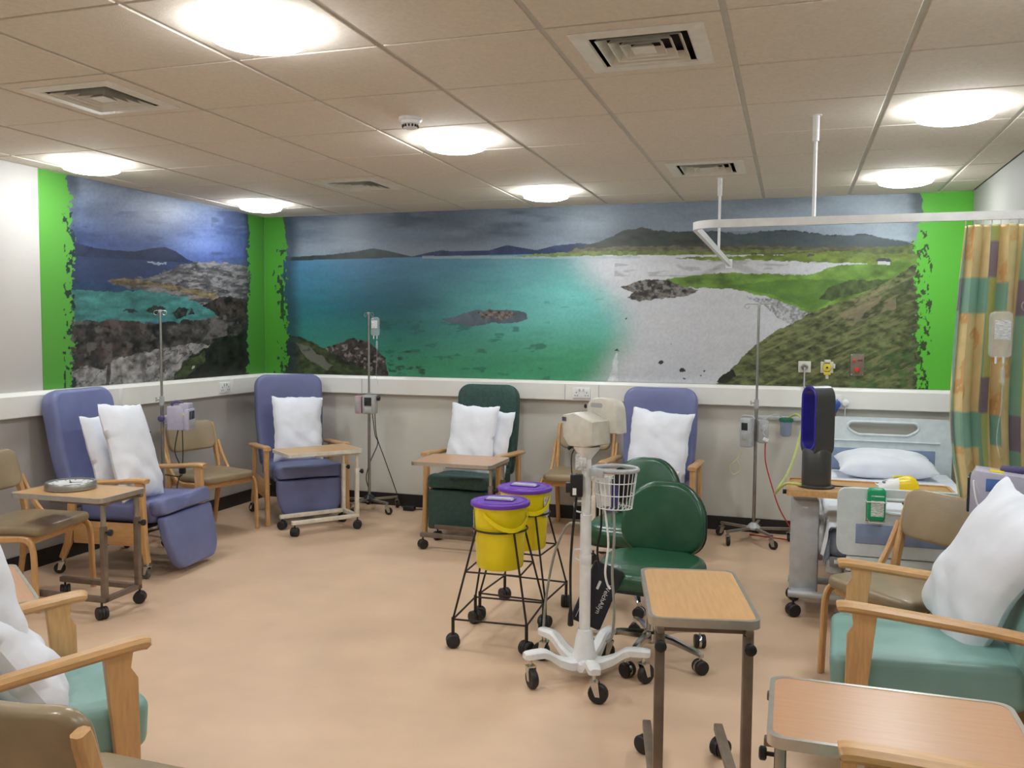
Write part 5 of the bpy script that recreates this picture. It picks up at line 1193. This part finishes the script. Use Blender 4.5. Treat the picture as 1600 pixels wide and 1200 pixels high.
# ================================================================== BED TABLE, FAN, WIPES
TBX, TBY, TZ = 5.03, -1.90, 0.705
tb = thing('bed_table', 'long wood-topped bed table on a grey column over the bed foot', 'table', (TBX, TBY, 0))
obj('table_top', MB().puff(rrect(0.84, 0.42, 0.03, 6), 0.02, 0.005, 0, None, Matrix.Translation((0, 0, TZ - 0.01)) @ Matrix.Rotation(-PI / 2, 4, 'X')), LAMI, tb)
o_ = rrect(0.85, 0.43, 0.035, 6); i_ = [(x * 0.965, z * 0.93) for x, z in o_]
obj('raised_edge', MB().bridge(o_, i_, 0.034, Matrix.Translation((0, 0, TZ - 0.009)) @ Matrix.Rotation(-PI / 2, 4, 'X')), WOOD, tb, True, 30)
obj('column', MB().box((-0.325, 0.02, 0.37), (0.15, 0.12, 0.52), 0.012), LGREY, tb)
obj('column_sleeve', MB().box((-0.325, 0.02, 0.655), (0.125, 0.10, 0.06), 0.006), GREYP, tb)
obj('column_badge', MB().box((-0.325, -0.0415, 0.59), (0.03, 0.003, 0.008), 0), WHITEP, tb)
for y_ in (-0.115, 0.195):
    ft = obj('foot', MB().cyl((-0.405, y_, 0.125), (0.33, y_, 0.125), 0.021, None, 14), LGREY, tb)
    for x_ in (-0.375, 0.30): ball_caster(tb, x_, y_, 0.036, 0.5, BLACK, BLACK, 0.11)
obj('base_plate', MB().box((-0.325, 0.04, 0.125), (0.13, 0.30, 0.03), 0.006), LGREY, tb)
obj('height_knob', MB().cyl((-0.42, -0.03, 0.67), (-0.445, -0.03, 0.67), 0.013, None, 12), BLACKP, tb)
fan = thing('loop_fan', 'tall dark bladeless fan with a violet-blue loop on the bed table', 'fan', (TBX - 0.272, TBY - 0.02, TZ + 0.002), R(-57))
FANB = mat('iron_grey_plastic', S(74, 74, 74), 0.32, 0.3, var=0.03); FANV = mat('violet_blue_plastic', S(52, 44, 158), 0.28, var=0.05)
obj('foot_plate', MB().lathe([(0.092, 0), (0.098, 0.003), (0.098, 0.008), (0.09, 0.012), (0.07, 0.014)], 36), FANB, fan)
obj('body', MB().lathe([(0.078, 0.012), (0.08, 0.02), (0.08, 0.19), (0.07, 0.21)], 36, None, 1.0, 0.95), FANB, fan)
def stad(w, h, zc, n=20):
    r_ = w / 2; P = []
    for k in range(n + 1): a = PI * k / n; P.append((r_ * math.cos(a), zc + h / 2 - r_ + r_ * math.sin(a)))
    for k in range(n + 1): a = PI + PI * k / n; P.append((r_ * math.cos(a), zc - h / 2 + r_ + r_ * math.sin(a)))
    return P
o_ = stad(0.145, 0.395, 0.36); i_ = stad(0.112, 0.335, 0.375)
obj('air_loop', MB().bridge(o_, i_, 0.112), FANB, fan, True, 30)
obj('loop_lining', MB().bridge(i_, stad(0.106, 0.327, 0.375), 0.114), FANV, fan, True, 30)
obj('front_rim', MB().tube([(p[0], -0.0545, p[1]) for p in stad(0.122, 0.35, 0.374)], 0.007, 8, True), FANV, fan)
obj('display_panel', MB().box((0.0, -0.0595, 0.13), (0.03, 0.003, 0.012), 0), SCREEN, fan)
cable('black fan flex trailing over the bed table and footboard', [(TBX - 0.20, TBY - 0.03, TZ + 0.012), (TBX - 0.10, TBY - 0.06, TZ + 0.014), (TBX + 0.02, TBY - 0.1, TZ + 0.014), (TBX + 0.10, TBY - 0.16, TZ + 0.014), (TBX + 0.13, TBY - 0.245, TZ + 0.0), (TBX + 0.16, TBY - 0.275, TZ - 0.05), (TBX + 0.24, TBY - 0.28, TZ - 0.12), (TBX + 0.3, TBY - 0.285, TZ - 0.18)])
def wipes():
    n, k = 26, 20; A, B = np.meshgrid(np.linspace(-1, 1, n), np.linspace(-1, 1, k))
    t_ = np.power(np.clip((1 - np.abs(A) ** 4) * (1 - np.abs(B) ** 3), 0, 1), 0.5) * (1 + 0.35 * A)
    x = 0.105 * A; y = 0.06 * B * (1 - 0.1 * np.cos(A * 1.5)); z = 0.012 + 0.07 * t_ + 0.008 * (fbm(A * 4, B * 4) - 0.5) * t_
    v = [tuple(p) for p in np.stack([x, y, z], -1).reshape(-1, 3)] + [tuple(p) for p in np.stack([x, y, 0 * z + 0.004], -1).reshape(-1, 3)]
    N = n * k; f = []
    for j in range(k - 1):
        for i in range(n - 1):
            a = j * n + i; f.append((a, a + 1, a + n + 1, a + n)); f.append((N + a, N + a + n, N + a + n + 1, N + a + 1))
    rim = [i for i in range(n)] + [j * n + n - 1 for j in range(1, k)] + [(k - 1) * n + i for i in range(n - 2, -1, -1)] + [j * n for j in range(k - 2, 0, -1)]
    for q in range(len(rim)): a, b = rim[q], rim[(q + 1) % len(rim)]; f.append((a, N + a, N + b, b))
    return MB().add(v, f)
wp = thing('wipes_pack', 'yellow and white soft pack of wipes on the bed table', 'wipes pack', (TBX + 0.135, TBY - 0.06, TZ + 0.0), R(4))
pk = obj('pack', wipes(), mat_attr('wipes_film', 0.3, 0.5), wp, True, 60)
a = pk.data.color_attributes.new('Col', 'FLOAT_COLOR', 'POINT'); cc = np.ones((len(pk.data.vertices), 4), np.float32)
co = np.zeros(len(pk.data.vertices) * 3, np.float32); pk.data.vertices.foreach_get('co', co); co = co.reshape(-1, 3)
yl_ = (co[:, 0] > 0.002) | ((co[:, 0] > -0.045) & (co[:, 0] < -0.02) & (co[:, 1] > 0)); cc[:, :3] = np.where(yl_[:, None], LC(246, 214, 20), LC(236, 238, 238))
a.data.foreach_set('color', cc.ravel())
obj('printed_panel', MB().box((0.0, 0.012, 0.086), (0.045, 0.05, 0.003), 0, Matrix.Rotation(-0.12, 4, 'Y')), mat('wipes_print', S(240, 214, 70), 0.4, var=0.25, scale=120, stretch=(0.5, 3, 1)), wp)
obj('seal_flap', MB().lathe([(0.016, 0), (0.014, 0.003), (0.002, 0.004)], 16, Matrix.Translation((-0.058, -0.025, 0.058)) @ Matrix.Rotation(0.5, 4, 'X'), 1.4, 1), mat('dark_grey_flap', S(92, 90, 92), 0.4), wp)
obj('pull_tissue', MB().box((-0.09, 0.01, 0.034), (0.04, 0.05, 0.004), 0.001, Matrix.Rotation(0.4, 4, 'Y')), WHITEP, wp)

# ================================================================== WALL FITTINGS
def socket(label, loc, rz, w=0.146, single=False):
    t = thing('wall_socket', label, 'socket', loc, rz, 'mains sockets on the trunking')
    obj('plate', MB().box((0, -0.005, 0), (w, 0.01, 0.086), 0.003), WHITEP, t)
    for s in ((0,) if single else (-1, 1)):
        for dx, dz, a, b in ((0, 0.012, 0.005, 0.010), (-0.011, -0.012, 0.009, 0.005), (0.011, -0.012, 0.009, 0.005)):
            obj('pin_hole', MB().box((s * 0.043 + dx, -0.0103, dz - 0.008), (a, 0.002, b)), BLACKP, t, False)
        obj('switch', MB().box((s * 0.016, -0.011, 0.024), (0.014, 0.004, 0.022), 0.001), LGREY, t)
    return t
socket('white twin mains socket on the trunking above the seascape-wall khaki chair', (3.0, -0.0635, 1.048), 0)
socket('white twin mains socket on the trunking under the rocky-shore mural', (0.0635, -0.70, 1.052), R(90))
socket('white mains socket on the trunking above the bed headboard', (4.90, -0.0635, 1.05), 0)
p = thing('plug_top', 'white mains plug in the trunking above the bed headboard', 'plug', (4.998, -0.066, 1.035))
obj('plug_body', MB().lathe([(0.024, 0), (0.026, 0.006), (0.024, 0.03), (0.016, 0.034)], 20, Matrix.Rotation(PI / 2, 4, 'X')), WHITEP, p)
obj('flex', MB().tube([(0, -0.018, -0.022), (0, -0.02, -0.06), (0, 0.02, -0.2)], 0.003, 6), WHITEP, p)
p = thing('blue_valve', 'blue round valve knob with red sleeve on the trunking behind the fan', 'valve', (4.935, -0.066, 1.02))
obj('valve_knob', MB().lathe([(0.03, 0), (0.034, 0.01), (0.03, 0.05), (0.018, 0.058)], 20, Matrix.Rotation(PI / 2, 4, 'X')), mat('blue_valve_plastic', S(46, 78, 158), 0.35), p)
obj('valve_stem', MB().cyl((0, -0.03, -0.02), (-0.01, -0.03, -0.06), 0.018, 0.014), mat('blue_valve_plastic', S(46, 78, 158), 0.35), p)
obj('red_sleeve', MB().cyl((-0.01, -0.03, -0.06), (-0.012, -0.03, -0.1), 0.012), REDC, p)
# medical gas outlets and alarm plate
p = thing('oxygen_outlet', 'white gas outlet plate with a chrome probe on the hillside print', 'gas outlet', (4.707, -0.004, 1.292))
obj('plate', MB().box((0, -0.008, 0), (0.09, 0.016, 0.085), 0.003), BEIGEP, p)
obj('collar', MB().lathe([(0.027, 0.016), (0.027, 0.028), (0.018, 0.03), (0.016, 0.022)], 24, Matrix.Rotation(PI / 2, 4, 'X')), STEEL, p)
obj('probe', MB().cyl((0, -0.02, 0), (0, -0.062, 0), 0.011), CHROME, p)
obj('hose_tail', MB().tube(spline([(0, -0.055, 0), (0, -0.07, -0.03), (0.0, -0.06, -0.10), (0.0, -0.072, -0.16)]), 0.006, 8), GREYP, p)
p = thing('air_outlet', 'white gas outlet with a yellow regulator on the hillside print', 'gas outlet', (4.866, -0.004, 1.291))
obj('plate', MB().box((0, -0.008, 0), (0.09, 0.016, 0.085), 0.003), BEIGEP, p)
obj('regulator', MB().lathe([(0.03, 0.016), (0.032, 0.03), (0.028, 0.05), (0.012, 0.052)], 24, Matrix.Rotation(PI / 2, 4, 'X')), mat('yellow_regulator', S(214, 196, 60), 0.4), p)
obj('regulator_dial', MB().lathe([(0.008, 0.052), (0.007, 0.06), (0.002, 0.061)], 12, Matrix.Rotation(PI / 2, 4, 'X')), BLACKP, p)
obj('top_cap', MB().box((0.002, -0.028, 0.047), (0.045, 0.035, 0.022), 0.004), BEIGEP, p)
obj('side_tab', MB().box((0.05, -0.02, 0.01), (0.014, 0.022, 0.035), 0.003), BEIGEP, p)
obj('yellow_foot', MB().box((0.002, -0.03, -0.045), (0.05, 0.03, 0.022), 0.005), mat('yellow_regulator', S(214, 196, 60), 0.4), p)
obj('outlet_nozzle', MB().cyl((0.002, -0.03, -0.055), (0.002, -0.03, -0.085), 0.013, 0.011), BEIGEP, p)
p = thing('alarm_plate', 'steel call plate with red light and red button on the hillside print', 'call point', (5.076, -0.004, 1.313))
obj('plate', MB().box((0, -0.006, 0), (0.095, 0.012, 0.165), 0.002), mat('dull_steel_plate', S(124, 112, 98), 0.45, 0.4), p)
REDB = mat('red_button_plastic', S(216, 60, 40), 0.35)
obj('button', MB().lathe([(0.018, 0.012), (0.018, 0.018), (0.015, 0.022), (0.002, 0.023)], 20, Matrix.Translation((0.0, 0, -0.035)) @ Matrix.Rotation(PI / 2, 4, 'X')), REDB, p)
obj('lamp', MB().lathe([(0.010, 0.012), (0.010, 0.018), (0.002, 0.022)], 16, Matrix.Translation((-0.02, 0, 0.033)) @ Matrix.Rotation(PI / 2, 4, 'X')), REDB, p)
obj('lamp_caption', MB().box((0.02, -0.0125, 0.033), (0.035, 0.001, 0.012)), mat('dark_red_print', S(120, 44, 40), 0.5), p)
for a_ in (-1, 1):
    for b_ in (-1, 1): obj('screw', MB().lathe([(0.004, 0.012), (0.004, 0.014), (0.001, 0.0145)], 8, Matrix.Translation((a_ * 0.038, 0, b_ * 0.072)) @ Matrix.Rotation(PI / 2, 4, 'X')), CHROME, p)
# medical rail with its canister
p = thing('equipment_rail', 'short steel equipment rail on the wall behind the bedside drip stand', 'wall rail', (4.52, 0, 0.90))
obj('rail_bar', MB().box((0, -0.05, 0), (0.40, 0.012, 0.03), 0.002), LGREY, p)
for x_ in (-0.16, 0.16): obj('rail_bracket', MB().box((x_, -0.023, 0), (0.03, 0.045, 0.03), 0.003), LGREY, p)
p = thing('suction_canister', 'clear suction canister with green lid hanging on the wall rail', 'canister', (4.585, -0.115, 0.77))
obj('jar', MB().lathe([(0.03, 0), (0.038, 0.01), (0.045, 0.11), (0.045, 0.115)], 22), mat_glass('blue_clear_plastic', S(150, 168, 200), 0.15, 0.55), p)
obj('lid', MB().lathe([(0.05, 0.112), (0.052, 0.116), (0.05, 0.136), (0.03, 0.142)], 22), mat('teal_green_plastic', S(28, 108, 84), 0.4), p)
obj('hanger', MB().box((0, 0.052, 0.125), (0.03, 0.01, 0.02), 0.002), GREYP, p)
YT = mat('pale_green_tube', S(186, 196, 110), 0.35, var=0.05)
cable('pale yellow-green suction tube looping from the wall rail to the bed table', [(4.60, -0.12, 0.91), (4.66, -0.20, 0.945), (4.70, -0.30, 0.90), (4.67, -0.60, 0.78), (4.62, -1.0, 0.66), (4.56, -1.5, 0.62), (4.545, -1.85, 0.64), (4.57, -2.0, 0.70), (4.61, -2.04, 0.735), (4.68, -2.06, 0.735)], YT, 0.008, 'suction_tube', 'tube')
cable('thin clear tube looping from the suction canister to the bedside pumps', [(4.56, -0.13, 0.905), (4.52, -0.2, 0.945), (4.46, -0.28, 0.93), (4.43, -0.32, 0.91)], CLEAR, 0.005, 'suction_tube', 'tube')
